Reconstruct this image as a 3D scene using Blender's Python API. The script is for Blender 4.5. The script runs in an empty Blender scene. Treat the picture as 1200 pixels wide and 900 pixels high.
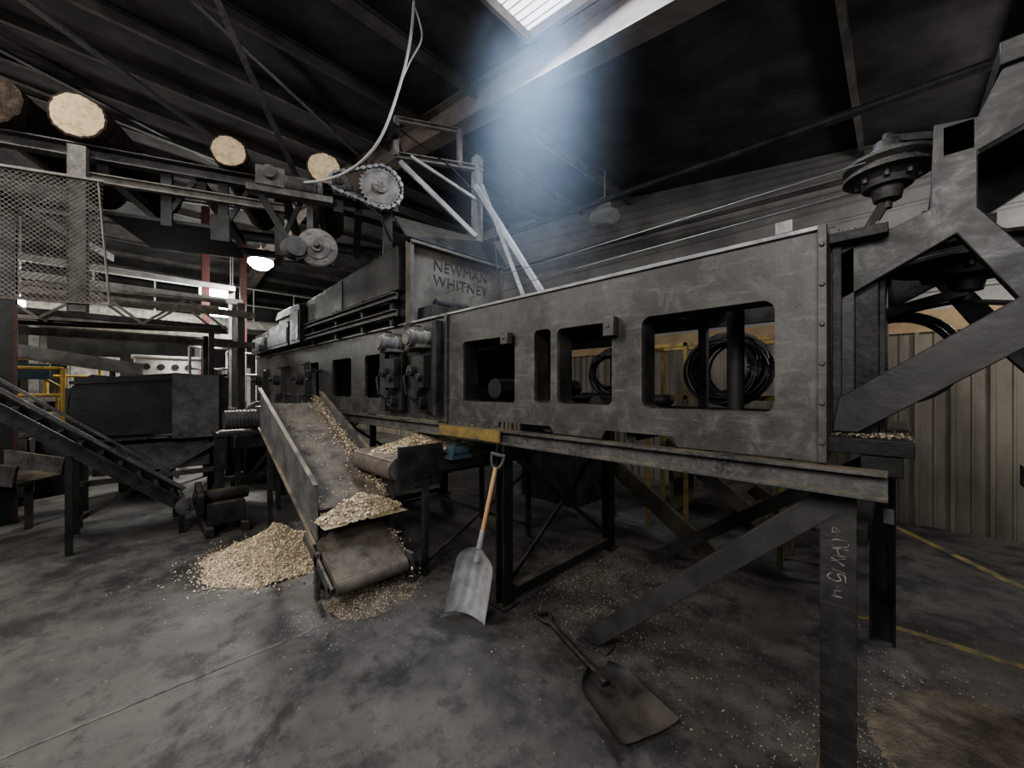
import bpy, bmesh, math, random
import numpy as np
from mathutils import Vector, Matrix, Euler, noise
random.seed(4); np.random.seed(4)
SC=bpy.context.scene; COL=SC.collection
WL={}  # world location of objects

# ------------------------------------------------------------ materials
def mat(name,c1,c2,scale=4,rough=.7,metal=0.,bump=.25,dust=None,fine=None,island=False,lo=.35,hi=.65,spec=.4,streak=1.0):
    m=bpy.data.materials.new(name); m.use_nodes=True; nt=m.node_tree; N=nt.nodes; L=nt.links
    bs=N['Principled BSDF']; bs.inputs['Metallic'].default_value=metal
    bs.inputs['Specular IOR Level'].default_value=spec
    geo=N.new('ShaderNodeNewGeometry')
    mp=N.new('ShaderNodeMapping'); mp.inputs['Scale'].default_value=(1,1,streak); L.new(geo.outputs['Position'],mp.inputs['Vector'])
    n1=N.new('ShaderNodeTexNoise'); n1.inputs['Scale'].default_value=scale; n1.inputs['Detail'].default_value=8; n1.inputs['Roughness'].default_value=.65
    L.new(mp.outputs[0],n1.inputs['Vector'])
    mr=N.new('ShaderNodeMapRange'); mr.inputs[1].default_value=lo; mr.inputs[2].default_value=hi; L.new(n1.outputs[0],mr.inputs[0])
    mx=N.new('ShaderNodeMix'); mx.data_type='RGBA'; mx.inputs[6].default_value=(*c1,1); mx.inputs[7].default_value=(*c2,1)
    if island: L.new(geo.outputs['Random Per Island'],mx.inputs[0])
    else: L.new(mr.outputs[0],mx.inputs[0])
    col=mx.outputs[2]
    n2=N.new('ShaderNodeTexNoise'); n2.inputs['Scale'].default_value=scale*9; n2.inputs['Detail'].default_value=6; L.new(mp.outputs[0],n2.inputs['Vector'])
    if fine:
        r2=N.new('ShaderNodeMapRange'); r2.inputs[1].default_value=.5; r2.inputs[2].default_value=.75; L.new(n2.outputs[0],r2.inputs[0])
        m2=N.new('ShaderNodeMix'); m2.data_type='RGBA'; L.new(r2.outputs[0],m2.inputs[0]); L.new(col,m2.inputs[6]); m2.inputs[7].default_value=(*fine,1); col=m2.outputs[2]
    if dust:
        sx=N.new('ShaderNodeSeparateXYZ'); L.new(geo.outputs['Normal'],sx.inputs[0])
        r3=N.new('ShaderNodeMapRange'); r3.inputs[1].default_value=.5; r3.inputs[2].default_value=.95; L.new(sx.outputs[2],r3.inputs[0])
        mm=N.new('ShaderNodeMath'); mm.operation='MULTIPLY'; L.new(r3.outputs[0],mm.inputs[0]); L.new(mr.outputs[0],mm.inputs[1])
        m3=N.new('ShaderNodeMix'); m3.data_type='RGBA'; L.new(mm.outputs[0],m3.inputs[0]); L.new(col,m3.inputs[6]); m3.inputs[7].default_value=(*dust,1); col=m3.outputs[2]
    L.new(col,bs.inputs['Base Color'])
    rr=N.new('ShaderNodeMapRange'); rr.inputs[3].default_value=max(0,rough-.15); rr.inputs[4].default_value=min(1,rough+.15); L.new(n2.outputs[0],rr.inputs[0]); L.new(rr.outputs[0],bs.inputs['Roughness'])
    if bump:
        b=N.new('ShaderNodeBump'); b.inputs['Strength'].default_value=bump; b.inputs['Distance'].default_value=.01
        L.new(n2.outputs[0],b.inputs['Height']); L.new(b.outputs[0],bs.inputs['Normal'])
    return m
def emis(name,c,s):
    m=bpy.data.materials.new(name); m.use_nodes=True; b=m.node_tree.nodes['Principled BSDF']
    b.inputs['Base Color'].default_value=(*c,1); b.inputs['Emission Color'].default_value=(*c,1); b.inputs['Emission Strength'].default_value=s
    return m
def scuffed(name,c1,c2,c3,k=1.):
    m=bpy.data.materials.new(name); m.use_nodes=True; nt=m.node_tree; N=nt.nodes; L=nt.links; bs=N['Principled BSDF']
    bs.inputs['Metallic'].default_value=.35
    geo=N.new('ShaderNodeNewGeometry')
    def noi(vec,sc,det,ro,dist=0):
        n=N.new('ShaderNodeTexNoise'); n.inputs['Scale'].default_value=sc; n.inputs['Detail'].default_value=det; n.inputs['Roughness'].default_value=ro; n.inputs['Distortion'].default_value=dist; L.new(vec,n.inputs['Vector']); return n.outputs[0]
    def mr(i,a,b,c=0,d=1):
        r=N.new('ShaderNodeMapRange'); L.new(i,r.inputs[0]); r.inputs[1].default_value=a; r.inputs[2].default_value=b; r.inputs[3].default_value=c; r.inputs[4].default_value=d; return r.outputs[0]
    def mix(f,a,b):
        x=N.new('ShaderNodeMix'); x.data_type='RGBA'; L.new(f,x.inputs[0])
        for i,v in ((6,a),(7,b)):
            if isinstance(v,tuple): x.inputs[i].default_value=(*v,1)
            else: L.new(v,x.inputs[i])
        return x.outputs[2]
    P=geo.outputs['Position']
    mp=N.new('ShaderNodeMapping'); mp.inputs['Rotation'].default_value=(0,.6,0); mp.inputs['Scale'].default_value=(1.2,1,9); L.new(P,mp.inputs['Vector'])
    big=noi(P,1.5,9,.7,.3); med=noi(P,7,8,.75,.6); scr=noi(mp.outputs[0],3,8,.7); fin=noi(P,60,4,.6)
    c=mix(mr(big,.36,.64),c1,c2); c=mix(mr(med,.5,.68,0,.55*k),c,c3); c=mix(mr(med,.32,.42,.55*k,0),c,c1); c=mix(mr(scr,.54,.68,0,.5*k),c,c3)
    sx=N.new('ShaderNodeSeparateXYZ'); L.new(geo.outputs['Normal'],sx.inputs[0]); c=mix(mr(sx.outputs[2],.6,.95,0,.6),c,(.3,.25,.18))
    L.new(c,bs.inputs['Base Color']); L.new(mr(med,.3,.7,.34,.7),bs.inputs['Roughness'])
    b=N.new('ShaderNodeBump'); b.inputs['Strength'].default_value=.15; b.inputs['Distance'].default_value=.006; L.new(fin,b.inputs['Height']); L.new(b.outputs[0],bs.inputs['Normal'])
    return m
SAW=(.42,.33,.22)
M_PANEL=scuffed('panel_steel',(.040,.038,.036),(.092,.087,.082),(.18,.171,.16))
M_FRAME=scuffed('frame_steel',(.02,.019,.018),(.05,.047,.044),(.10,.094,.088),.6)
M_DARK=mat('dark_steel',(.012,.012,.012),(.05,.048,.046),5,.6,.3,.3,(.16,.13,.1))
M_MID=mat('grimy_steel',(.035,.034,.033),(.11,.106,.10),6,.6,.3,.3,(.25,.2,.14),(.13,.123,.115))
M_BRACE=mat('plain_dark_brace',(.025,.024,.023),(.06,.057,.054),4,.6,.3,.15,(.12,.1,.08))
M_DUSTY=mat('dusty_motor',(.11,.10,.09),(.25,.232,.21),9,.8,.1,.4,SAW)
M_FMOT=mat('feed_motor_grime',(.07,.065,.058),(.17,.158,.142),9,.75,.1,.4,SAW)
M_HOP=mat('hopper_plate_steel',(.055,.048,.039),(.14,.124,.10),3,.7,.15,.3,SAW)
M_LIGHT=mat('galvanised_steel',(.15,.15,.148),(.31,.31,.30),5,.5,.45,.2,SAW)
M_PIPE=mat('pale_pipe',(.2,.195,.19),(.36,.355,.34),6,.65,.2,.2)
M_BOARD=mat('chute_board_steel',(.085,.084,.082),(.19,.187,.18),4,.5,.4,.2,SAW)
M_BLACK=mat('black_paint',(.006,.006,.006),(.02,.02,.021),4,.5,.1,.2,(.09,.075,.06))
M_BELT=mat('rubber_belt',(.06,.05,.041),(.13,.108,.088),7,.85,0,.4,(.16,.132,.103))
M_YEL=mat('yellow_paint',(.36,.23,.04),(.16,.11,.04),9,.6,0,.2)
M_YDIRT=mat('faded_yellow_paint',(.25,.17,.045),(.09,.07,.04),7,.7,0,.2)
M_OLIVE=mat('worn_olive_steel',(.06,.052,.038),(.13,.11,.075),7,.7,.1,.3)
M_RED=mat('red_paint',(.075,.016,.013),(.035,.012,.011),7,.6)
M_WOOD=mat('handle_wood',(.36,.2,.09),(.5,.32,.17),8,.55,0,.15,streak=.2)
M_PLY=mat('plywood',(.22,.15,.085),(.32,.23,.135),5,.7,0,.2)
M_ALU=mat('shovel_aluminium',(.24,.24,.245),(.40,.40,.405),9,.5,.35,.2)
M_RUB=mat('black_rubber',(.008,.008,.008),(.02,.02,.02),9,.5,0,.1)
M_CHIP=mat('wood_chips',(.34,.25,.16),(.82,.72,.55),20,.85,0,.2,island=True,spec=.1)
M_DCHIP=mat('dirty_wood_chips',(.09,.074,.058),(.42,.35,.26),20,.85,0,.2,island=True,spec=.1)
M_PILE=mat('chip_heap',(.34,.26,.17),(.68,.57,.42),60,.95,0,1.,spec=.1)
M_DRIFT=mat('dirty_sawdust',(.07,.06,.05),(.17,.14,.11),9,.95,0,1.,spec=.1)
M_BARK=mat('bark',(.02,.015,.012),(.075,.056,.042),14,.95,0,1.,spec=.1)
M_CABLE=mat('cable_grey',(.3,.3,.29),(.42,.41,.4),8,.5,0,.05)
M_WIRE=mat('thin_wire_rope',(.14,.137,.13),(.24,.235,.225),8,.5,.3,.05)
M_WHITE=mat('dusty_white',(.22,.22,.215),(.38,.38,.37),5,.6)
M_BLUE=mat('blue_paint',(.025,.06,.085),(.06,.10,.12),7,.6,0,.2,(.2,.16,.12))
M_TXT=mat('paint_marker',(.22,.21,.195),(.06,.057,.053),45,.8,0,0,lo=.42,hi=.58)
M_LINE=mat('worn_floor_line',(.13,.123,.113),(.065,.061,.056),9,.8,0,0,lo=.42,hi=.55)
M_YLINE=mat('worn_yellow_line',(.24,.19,.075),(.07,.064,.055),5,.8,0,0,lo=.42,hi=.6)
M_STEN=mat('raised_letter_steel',(.022,.019,.016),(.05,.043,.034),9,.8,0,0)
M_BEAM=mat('roof_beam_primer',(.11,.088,.078),(.21,.175,.155),3,.6,0,.2)
M_PURL=mat('roof_purlin',(.045,.041,.038),(.11,.10,.093),3,.8,0,.2)
M_ROOF=mat('roof_sheet',(.032,.030,.031),(.08,.075,.075),1.4,.95,0,.3,spec=.15)
M_CORR=mat('wall_corrugated',(.085,.073,.056),(.20,.178,.145),2.2,.7,.1,.25,streak=.25)
M_SIDE=mat('wall_siding',(.15,.143,.135),(.28,.27,.255),1.2,.75,0,.2)
M_WALL=mat('wall_grime',(.06,.056,.052),(.15,.14,.13),1.1,.85,0,.3)

def floor_mat():
    m=bpy.data.materials.new('floor_concrete'); m.use_nodes=True; nt=m.node_tree; N=nt.nodes; L=nt.links; bs=N['Principled BSDF']
    geo=N.new('ShaderNodeNewGeometry')
    def noi(sc,det=8,ro=.6,d=0):
        n=N.new('ShaderNodeTexNoise'); n.inputs['Scale'].default_value=sc; n.inputs['Detail'].default_value=det; n.inputs['Roughness'].default_value=ro; n.inputs['Distortion'].default_value=d
        L.new(geo.outputs['Position'],n.inputs['Vector']); return n.outputs[0]
    def mr(i,a,b,c=0,d=1):
        r=N.new('ShaderNodeMapRange'); L.new(i,r.inputs[0]); r.inputs[1].default_value=a; r.inputs[2].default_value=b; r.inputs[3].default_value=c; r.inputs[4].default_value=d; return r.outputs[0]
    def mix(f,a,b):
        x=N.new('ShaderNodeMix'); x.data_type='RGBA'; L.new(f,x.inputs[0])
        for i,v in ((6,a),(7,b)):
            if isinstance(v,tuple): x.inputs[i].default_value=(*v,1)
            else: L.new(v,x.inputs[i])
        return x.outputs[2]
    big=noi(.9,9,.62,.2); med=noi(4,9,.7,.1); fin=noi(45,6,.7); spk=noi(170,3,.6)
    c=mix(mr(big,.4,.62),(.032,.029,.026),(.085,.077,.069))
    c=mix(mr(med,.42,.72,0,.8),c,(.11,.10,.09))
    c=mix(mr(noi(2.1,8,.7,.2),.50,.60,0,.85),c,(.018,.017,.016))
    c=mix(mr(noi(9,8,.75,.1),.53,.66,0,.75),c,(.024,.022,.020))
    c=mix(mr(noi(14,9,.8,.2),.58,.7,0,.6),c,(.16,.145,.127))
    c=mix(mr(noi(55,6,.8,0),.60,.7,0,.5),c,(.17,.15,.125))
    c=mix(mr(spk,.64,.7,0,.6),c,(.22,.185,.145))
    L.new(c,bs.inputs['Base Color'])
    L.new(mr(med,.3,.7,.45,.9),bs.inputs['Roughness'])
    b=N.new('ShaderNodeBump'); b.inputs['Strength'].default_value=.4; b.inputs['Distance'].default_value=.008; L.new(fin,b.inputs['Height']); L.new(b.outputs[0],bs.inputs['Normal'])
    return m
M_FLOOR=floor_mat()

# ------------------------------------------------------------ builder
def frame(d,up=Vector((0,0,1))):
    d=d.normalized()
    if abs(d.dot(up))>.98: up=Vector((0,1,0))
    x=d.cross(up).normalized(); y=x.cross(d).normalized()
    return x,y,d
class B:
    def __init__(s,T=None): s.v=[]; s.f=[]; s.m=[]; s.T=T; s.c=[]
    def cut(s): s.c.append((len(s.v),len(s.f))); return s
    def add(s,vs,fs,mi=0):
        o=len(s.v); s.v+= [Vector(v) for v in vs]
        for f in fs: s.f.append([i+o for i in f]); s.m.append(mi)
        return s
    def bx(s,a,b,mi=0):
        x0,y0,z0=a; x1,y1,z1=b
        vs=[(x0,y0,z0),(x1,y0,z0),(x1,y1,z0),(x0,y1,z0),(x0,y0,z1),(x1,y0,z1),(x1,y1,z1),(x0,y1,z1)]
        return s.add(vs,[(0,3,2,1),(4,5,6,7),(0,1,5,4),(1,2,6,5),(2,3,7,6),(3,0,4,7)],mi)
    def prof(s,p0,p1,pts,mi=0,up=(0,0,1)):
        p0=Vector(p0);p1=Vector(p1); x,y,d=frame(p1-p0,Vector(up)); n=len(pts)
        vs=[p0+x*a+y*b for a,b in pts]+[p1+x*a+y*b for a,b in pts]
        fs=[(i,(i+1)%n,(i+1)%n+n,i+n) for i in range(n)]+[tuple(range(n))[::-1],tuple(range(n,2*n))]
        return s.add(vs,fs,mi)
    def beam(s,p0,p1,w,h,mi=0,up=(0,0,1)):
        return s.prof(p0,p1,[(-w/2,-h/2),(w/2,-h/2),(w/2,h/2),(-w/2,h/2)],mi,up)
    def ibeam(s,p0,p1,w,h,t=.015,mi=0,up=(0,0,1)):
        a,b=w/2,h/2
        return s.prof(p0,p1,[(-a,-b),(a,-b),(a,-b+t),(t/2,-b+t),(t/2,b-t),(a,b-t),(a,b),(-a,b),(-a,b-t),(-t/2,b-t),(-t/2,-b+t),(-a,-b+t)],mi,up)
    def chan(s,p0,p1,w,h,t=.012,mi=0,up=(0,0,1)):
        a,b=w/2,h/2
        return s.prof(p0,p1,[(-a,-b),(a,-b),(a,-b+t),(-a+t,-b+t),(-a+t,b-t),(a,b-t),(a,b),(-a,b)],mi,up)
    def angle(s,p0,p1,w,h,t=.012,mi=0,up=(0,0,1)):
        a,b=w/2,h/2
        return s.prof(p0,p1,[(-a,-b),(a,-b),(a,-b+t),(-a+t,-b+t),(-a+t,b),(-a,b)],mi,up)
    def cyl(s,p0,p1,r,r2=None,seg=20,mi=0,mie=None):
        p0=Vector(p0);p1=Vector(p1); r2=r if r2 is None else r2; x,y,d=frame(p1-p0)
        vs=[p0+(x*math.cos(2*math.pi*i/seg)+y*math.sin(2*math.pi*i/seg))*r for i in range(seg)]
        vs+=[p1+(x*math.cos(2*math.pi*i/seg)+y*math.sin(2*math.pi*i/seg))*r2 for i in range(seg)]
        s.add(vs,[(i,(i+1)%seg,(i+1)%seg+seg,i+seg) for i in range(seg)],mi)
        o=len(s.v)-2*seg
        for f in (list(range(seg))[::-1],list(range(seg,2*seg))): s.f.append([i+o for i in f]); s.m.append(mi if mie is None else mie)
        return s
    def lathe(s,prof,c,axis=(0,0,1),seg=28,mi=0):
        c=Vector(c); x,y,d=frame(Vector(axis)); n=len(prof); vs=[];fs=[]
        for i in range(seg):
            a=2*math.pi*i/seg
            for r,h in prof: vs.append(c+(x*math.cos(a)+y*math.sin(a))*max(r,1e-4)+d*h)
        for i in range(seg):
            j=(i+1)%seg
            for k in range(n-1): fs.append((i*n+k,j*n+k,j*n+k+1,i*n+k+1))
        return s.add(vs,fs,mi)
    def tube(s,pts,r,seg=8,mi=0,closed=False):
        P=[Vector(p) for p in pts]; n=len(P); vs=[];fs=[]; px=None
        for i in range(n):
            if closed: d=P[(i+1)%n]-P[i-1]
            else: d=P[min(i+1,n-1)]-P[max(i-1,0)]
            d.normalize()
            if px is None: x,y,_=frame(d)
            else:
                x=(px-d*px.dot(d)).normalized(); y=d.cross(x)
            px=x
            for k in range(seg):
                a=2*math.pi*k/seg; vs.append(P[i]+(x*math.cos(a)+y*math.sin(a))*r)
        m=n if closed else n-1
        for i in range(m):
            j=(i+1)%n
            for k in range(seg): fs.append((i*seg+k,i*seg+(k+1)%seg,j*seg+(k+1)%seg,j*seg+k))
        if not closed: fs+= [tuple(range(seg))[::-1],tuple(range((n-1)*seg,n*seg))]
        return s.add(vs,fs,mi)
    def ring(s,c,R,r,axis=(0,0,1),n=36,mi=0,seg=8):
        c=Vector(c); x,y,d=frame(Vector(axis))
        return s.tube([c+(x*math.cos(2*math.pi*i/n)+y*math.sin(2*math.pi*i/n))*R for i in range(n)],r,seg,mi,True)
    def poly(s,pts,y0,y1,mi=0):
        n=len(pts); vs=[(a,y0,b) for a,b in pts]+[(a,y1,b) for a,b in pts]
        return s.add(vs,[(i,(i+1)%n,(i+1)%n+n,i+n) for i in range(n)]+[tuple(range(n)),tuple(range(n,2*n))[::-1]],mi)
    def plate(s,outer,holes,th,xf,mi=0):
        cu=bpy.data.curves.new('t','CURVE'); cu.dimensions='2D'; cu.fill_mode='BOTH'; cu.extrude=th/2
        for ps in [outer]+holes:
            sp=cu.splines.new('POLY'); sp.points.add(len(ps)-1)
            for p,q in zip(sp.points,ps): p.co=(q[0],q[1],0,1)
            sp.use_cyclic_u=True
        o=bpy.data.objects.new('t',cu); COL.objects.link(o); dg=bpy.context.evaluated_depsgraph_get(); dg.update()
        me=bpy.data.meshes.new_from_object(o.evaluated_get(dg))
        s.add([xf(v.co) for v in me.vertices],[list(p.vertices) for p in me.polygons],mi)
        bpy.data.objects.remove(o); bpy.data.meshes.remove(me); bpy.data.curves.remove(cu); return s
    def obj(s,name,mats,parent=None,label=None,cat=None,group=None,kind=None,bevel=0,smooth=True):
        if s.c:
            cs=[c for c in s.c if c[0]>0 and c[0]<len(s.v)]; cs=[(0,0)]+cs+[(len(s.v),len(s.f))]; o=None
            for (v0,f0),(v1,f1) in zip(cs,cs[1:]):
                if v1==v0: continue
                t=B(s.T); t.v=s.v[v0:v1]; t.f=[[i-v0 for i in f] for f in s.f[f0:f1]]; t.m=s.m[f0:f1]
                o=t.obj(name,mats,parent,label,cat,group,kind,bevel,smooth)
            return o
        if s.T is not None: s.v=[s.T@v for v in s.v]
        xs=np.array([tuple(v) for v in s.v]); c=(xs.min(0)+xs.max(0))/2
        if parent is None and kind!='structure': c[2]=xs.min(0)[2]
        c=Vector(c)
        me=bpy.data.meshes.new(name); me.from_pydata([tuple(v-c) for v in s.v],[],s.f)
        if not isinstance(mats,(list,tuple)): mats=[mats]
        for m in mats: me.materials.append(m)
        me.polygons.foreach_set('material_index',s.m)
        bm=bmesh.new(); bm.from_mesh(me)
        bmesh.ops.recalc_face_normals(bm,faces=bm.faces); bm.to_mesh(me); bm.free()
        if smooth:
            me.polygons.foreach_set('use_smooth',[True]*len(me.polygons)); me.set_sharp_from_angle(angle=math.radians(32))
        o=bpy.data.objects.new(name,me); COL.objects.link(o); return place(o,c,parent,label,cat,group,kind,bevel)
def place(o,c,parent=None,label=None,cat=None,group=None,kind=None,bevel=0):
    c=Vector(c); o.location=c; WL[o]=c
    if parent: o.parent=parent; o.matrix_parent_inverse=Matrix.Translation(-WL[parent])
    if label: o['label']=label
    if cat: o['category']=cat
    if group: o['group']=group
    if kind: o['kind']=kind
    if bevel:
        b=o.modifiers.new('bevel','BEVEL'); b.width=bevel; b.segments=2; b.limit_method='ANGLE'; b.angle_limit=math.radians(40)
    return o
def empty(name,loc,label,cat,group=None):
    o=bpy.data.objects.new(name,None); o.empty_display_size=.1; COL.objects.link(o); return place(o,loc,None,label,cat,group)
def rrect(x0,z0,x1,z1,r,n=5):
    P=[]
    for cx,cz,a in ((x1-r,z0+r,-90),(x1-r,z1-r,0),(x0+r,z1-r,90),(x0+r,z0+r,180)):
        for i in range(n+1):
            t=math.radians(a+90*i/n); P.append((cx+r*math.cos(t),cz+r*math.sin(t)))
    return P
def text(name,s,size,M,m,parent,ext=.0015,shear=0,sp=1.0,off=0):
    cu=bpy.data.curves.new(name,'FONT'); cu.body=s; cu.size=size; cu.extrude=ext; cu.align_x='CENTER'; cu.align_y='CENTER'; cu.shear=shear; cu.space_character=sp; cu.offset=off
    o=bpy.data.objects.new('t',cu); COL.objects.link(o); dg=bpy.context.evaluated_depsgraph_get(); dg.update()
    me=bpy.data.meshes.new_from_object(o.evaluated_get(dg)); bpy.data.objects.remove(o)
    c=M.translation.copy(); R=M.to_3x3().to_4x4(); me.transform(R); me.materials.clear(); me.materials.append(m); me.name=name
    o=bpy.data.objects.new(name,me); COL.objects.link(o); return place(o,c,parent)
def chips(name,pts,smin,smax,m,parent=None,label=None,cat=None,tilt=.5):
    vs=[];fs=[]
    for p in pts:
        w=random.uniform(smin,smax); l=w*random.uniform(1,2); c=w*.25
        R=Euler((random.gauss(0,tilt),random.gauss(0,tilt),random.uniform(0,6.3))).to_matrix(); p=Vector(p)
        o=len(vs)
        for a,b,h in ((-l/2,-w/2,0),(0,-w/2,c),(l/2,-w/2,0),(l/2,w/2,0),(0,w/2,c),(-l/2,w/2,0)):
            vs.append(p+R@Vector((a,b,h)))
        fs+=[[o,o+1,o+4,o+5],[o+1,o+2,o+3,o+4]]
    b=B(); b.v=vs; b.f=fs; b.m=[0]*len(fs)
    return b.obj(name,m,parent,label,cat,kind='stuff',smooth=False)
def smooth_pts(P,n=6):
    P=[Vector(p) for p in P]; o=[]
    for i in range(len(P)-1):
        p0=P[max(i-1,0)];p1=P[i];p2=P[i+1];p3=P[min(i+2,len(P)-1)]
        for k in range(n):
            t=k/n; o.append(.5*((2*p1)+(p2-p0)*t+(2*p0-5*p1+4*p2-p3)*t*t+(3*p1-p0-3*p2+p3)*t**3))
    return o+[P[-1]]

# ------------------------------------------------------------ room shell
XW,XE,YS,YN=-18,4.5,-7,6.55
RX=-10
def roof(x): return 4.6-.147*x if x>=RX else 4.6-.147*RX+.147*(x-RX)
B().bx((XW-.2,YS-.2,-.15),(XE+.2,YN+.2,0)).obj('floor',M_FLOOR,kind='structure',smooth=False)
b=B()
SX0,SX1,SY0,SY1=-2.5,-1.2,2.12,2.72
def strip(x0,x1,y0,y1):
    b.add([(x0,y0,roof(x0)),(x1,y0,roof(x1)),(x1,y1,roof(x1)),(x0,y1,roof(x0)),(x0,y0,roof(x0)+.1),(x1,y0,roof(x1)+.1),(x1,y1,roof(x1)+.1),(x0,y1,roof(x0)+.1)],
          [(0,3,2,1),(4,5,6,7),(0,1,5,4),(1,2,6,5),(2,3,7,6),(3,0,4,7)])
strip(SX1,XE+.2,YS-.2,YN+.2); strip(RX,SX0,YS-.2,YN+.2); strip(XW-.2,RX,YS-.2,YN+.2)
strip(SX0,SX1,YS-.2,SY0); strip(SX0,SX1,SY1,YN+.2)
b.obj('ceiling',M_ROOF,kind='structure',smooth=False)
M_SKY=emis('skylight_glow',(.86,.9,.93),2.2)
b=B(); b.add([(SX0,SY0,roof(SX0)+.05),(SX1,SY0,roof(SX1)+.05),(SX1,SY1,roof(SX1)+.05),(SX0,SY1,roof(SX0)+.05)],[(0,1,2,3)],0)
for y in (SY0,SY1): b.beam((SX0,y,roof(SX0)),(SX1,y,roof(SX1)),.04,.1,1)
for x in (SX0,SX1): b.beam((x,SY0,roof(x)),(x,SY1,roof(x)),.04,.1,1)
for k in range(1,8):
    y=SY0+(SY1-SY0)*k/8; b.beam((SX0,y,roof(SX0)+.04),(SX1,y,roof(SX1)+.04),.008,.006,2)
b.obj('window_1',[M_SKY,M_BEAM,M_LIGHT],kind='structure',smooth=False)
b=B(); pts=[]
x=XW
while x<XE:
    for dx,dy in ((0,0),(.10,0),(.11,-.014),(.125,-.014),(.135,0),(.22,0),(.235,-.035),(.265,-.035),(.28,0)): pts.append((x+dx,YN+dy))
    x+=.28
n=len(pts); b.add([(p[0],p[1],0) for p in pts]+[(p[0],p[1],2.25) for p in pts],[(i,i+1,i+1+n,i+n) for i in range(n-1)])
b.bx((XW-.2,YN+.02,0),(XE+.2,YN+.2,2.25)); b.obj('wall_north',M_CORR,kind='structure',smooth=False)
b=B(); vs=[];fs=[]
zs=[];z=2.5
while z<6.2:
    for dz,dy in ((0,0),(.20,0),(.215,-.025),(.245,-.025),(.26,0)): zs.append((z+dz,dy))
    z+=.26
xs=[XE+.2,RX,XW-.2]
for i,x in enumerate(xs):
    for z,dy in zs: vs.append((x,YN+dy,min(z,roof(x)+.02)))
n=len(zs)
for i in range(2):
    for k in range(n-1): fs.append((i*n+k,i*n+k+1,(i+1)*n+k+1,(i+1)*n+k))
b.add(vs,fs); b.obj('wall_north_upper',M_SIDE,kind='structure',smooth=False)
B().bx((XW,YN-.04,2.25),(XE,YN+.02,2.5)).obj('trim_1',M_PLY,kind='structure',smooth=False)
B().bx((XW-.2,YS-.2,0),(XW,YN+.2,roof(XW)+.05)).obj('wall_west',M_WALL,kind='structure',smooth=False)
B().bx((XE,YS-.2,0),(XE+.2,YN+.2,roof(XE)+.05)).obj('wall_east',M_WALL,kind='structure',smooth=False)
b=B(); b.add([(XE,YS,0),(RX,YS,0),(XW,YS,0),(XW,YS,roof(XW)),(RX,YS,roof(RX)),(XE,YS,roof(XE))],[(0,1,4,5),(1,2,3,4)]); b.obj('wall_south',M_WALL,kind='structure',smooth=False)
def beamline(y,drop,h,w=.2):
    b=B()
    for x0,x1 in ((XE,RX),(RX,XW)): b.ibeam((x0,y,roof(x0)-drop-h/2),(x1,y,roof(x1)-drop-h/2),w,h)
    b.obj('roof_beam',M_BEAM,label='brownish primed steel roof beam running under the roof',cat='roof beam',group='roof beams')
beamline(2.88,0.02,.36,.22); beamline(-3.2,0.02,.36,.22)
x=3.9
while x>XW+.3:
    if not(SX0-.05<x<SX1+.05):
        B().chan((x,YS,roof(x)-.07),(x,YN-.02,roof(x)-.07),.05,.14).obj('roof_purlin',M_PURL,label='dark steel roof purlin under the roof sheet',cat='roof purlin',group='roof purlins')
    x-=1.05
B().cyl((XE,4.6,3.9),(XW,4.6,4.72),.04).obj('ceiling_pipe',M_DARK,label='long dark steel pipe hung below the roof',cat='pipe')
B().cyl((2.4,6.1,4.0),(XW,6.1,4.7),.03).obj('conduit_pipe',M_PURL,label='thin conduit along the upper siding',cat='pipe')
for (p,q,w) in (((-4.4,-2.2,5.15),(-5.6,1.4,4.2),.07),((-3.6,.2,5.1),(-5.3,1.75,3.75),.06),((-8,-3,5.7),(-8,2.8,5.3),.07),((-6.2,-3,5.45),(-9.5,2.7,5.7),.06),((-3.2,-1.5,5.0),(-6.2,2.8,5.35),.05),((-5.2,-2.5,5.3),(-7.2,-.2,4.3),.05),((-9.6,-2.5,4.6),(-9.6,2.6,5.5),.06)):
    B().angle(p,q,w,w,.01).obj('roof_brace',M_MID,label='slanted steel angle brace under the roof',cat='brace',group='roof braces')

# ------------------------------------------------------------ long machine
MC=empty('planing_machine',(-5,2.6,0),'long grimy grey steel machine frame with rounded window cutouts','machine')
Y0=2.0; ZB,ZT=1.30,2.245
def xz(y): return lambda v: Vector((v[0],y+v[2],v[1]))
holes=[rrect(-.99,1.49,-.375,1.99,.05),rrect(-1.578,1.5,-1.175,1.99,.035),rrect(-1.781,1.5,-1.636,2.0,.03),rrect(-2.58,1.49,-1.973,1.99,.03)]
outer=[(-2.8,ZB),(-2.16,ZB),(-2.14,ZB+.045),(-1.64,ZB+.045),(-1.61,ZB),(-1.245,ZB),(-1.22,ZB+.05),(-.82,ZB+.05),(-.8,ZB),(-.2,ZB),(-.2,ZT),(-2.8,ZT)]
b=B(); b.plate(outer,holes,.03,xz(Y0+.015)); b.obj('side_panel',M_PANEL,MC,bevel=.004)
b=B(); b.bx((-.225,1.975,1.30),(-.195,2.1,2.26))
for z in np.linspace(1.38,2.18,6): b.cyl((-.21,1.978,z),(-.21,1.965,z),.01,seg=6)
b.cut(); b.bx((-2.83,1.975,1.30),(-2.79,2.06,2.26))
b.obj('end_flange',M_PANEL,MC,bevel=.003)
holes=[rrect(-4.52,1.49,-3.94,1.99,.04),rrect(-5.56,1.49,-4.92,1.99,.04),rrect(-6.9,1.49,-6.1,1.99,.04),rrect(-8.3,1.49,-7.5,1.99,.04),rrect(-9.6,1.49,-8.9,1.99,.04)]
b=B(); b.plate([(-10,ZB),(-2.83,ZB),(-2.83,ZT),(-10,ZT)],holes,.03,xz(Y0+.03)); b.obj('side_panel',M_PANEL,MC,bevel=.004)
b=B()
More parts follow.
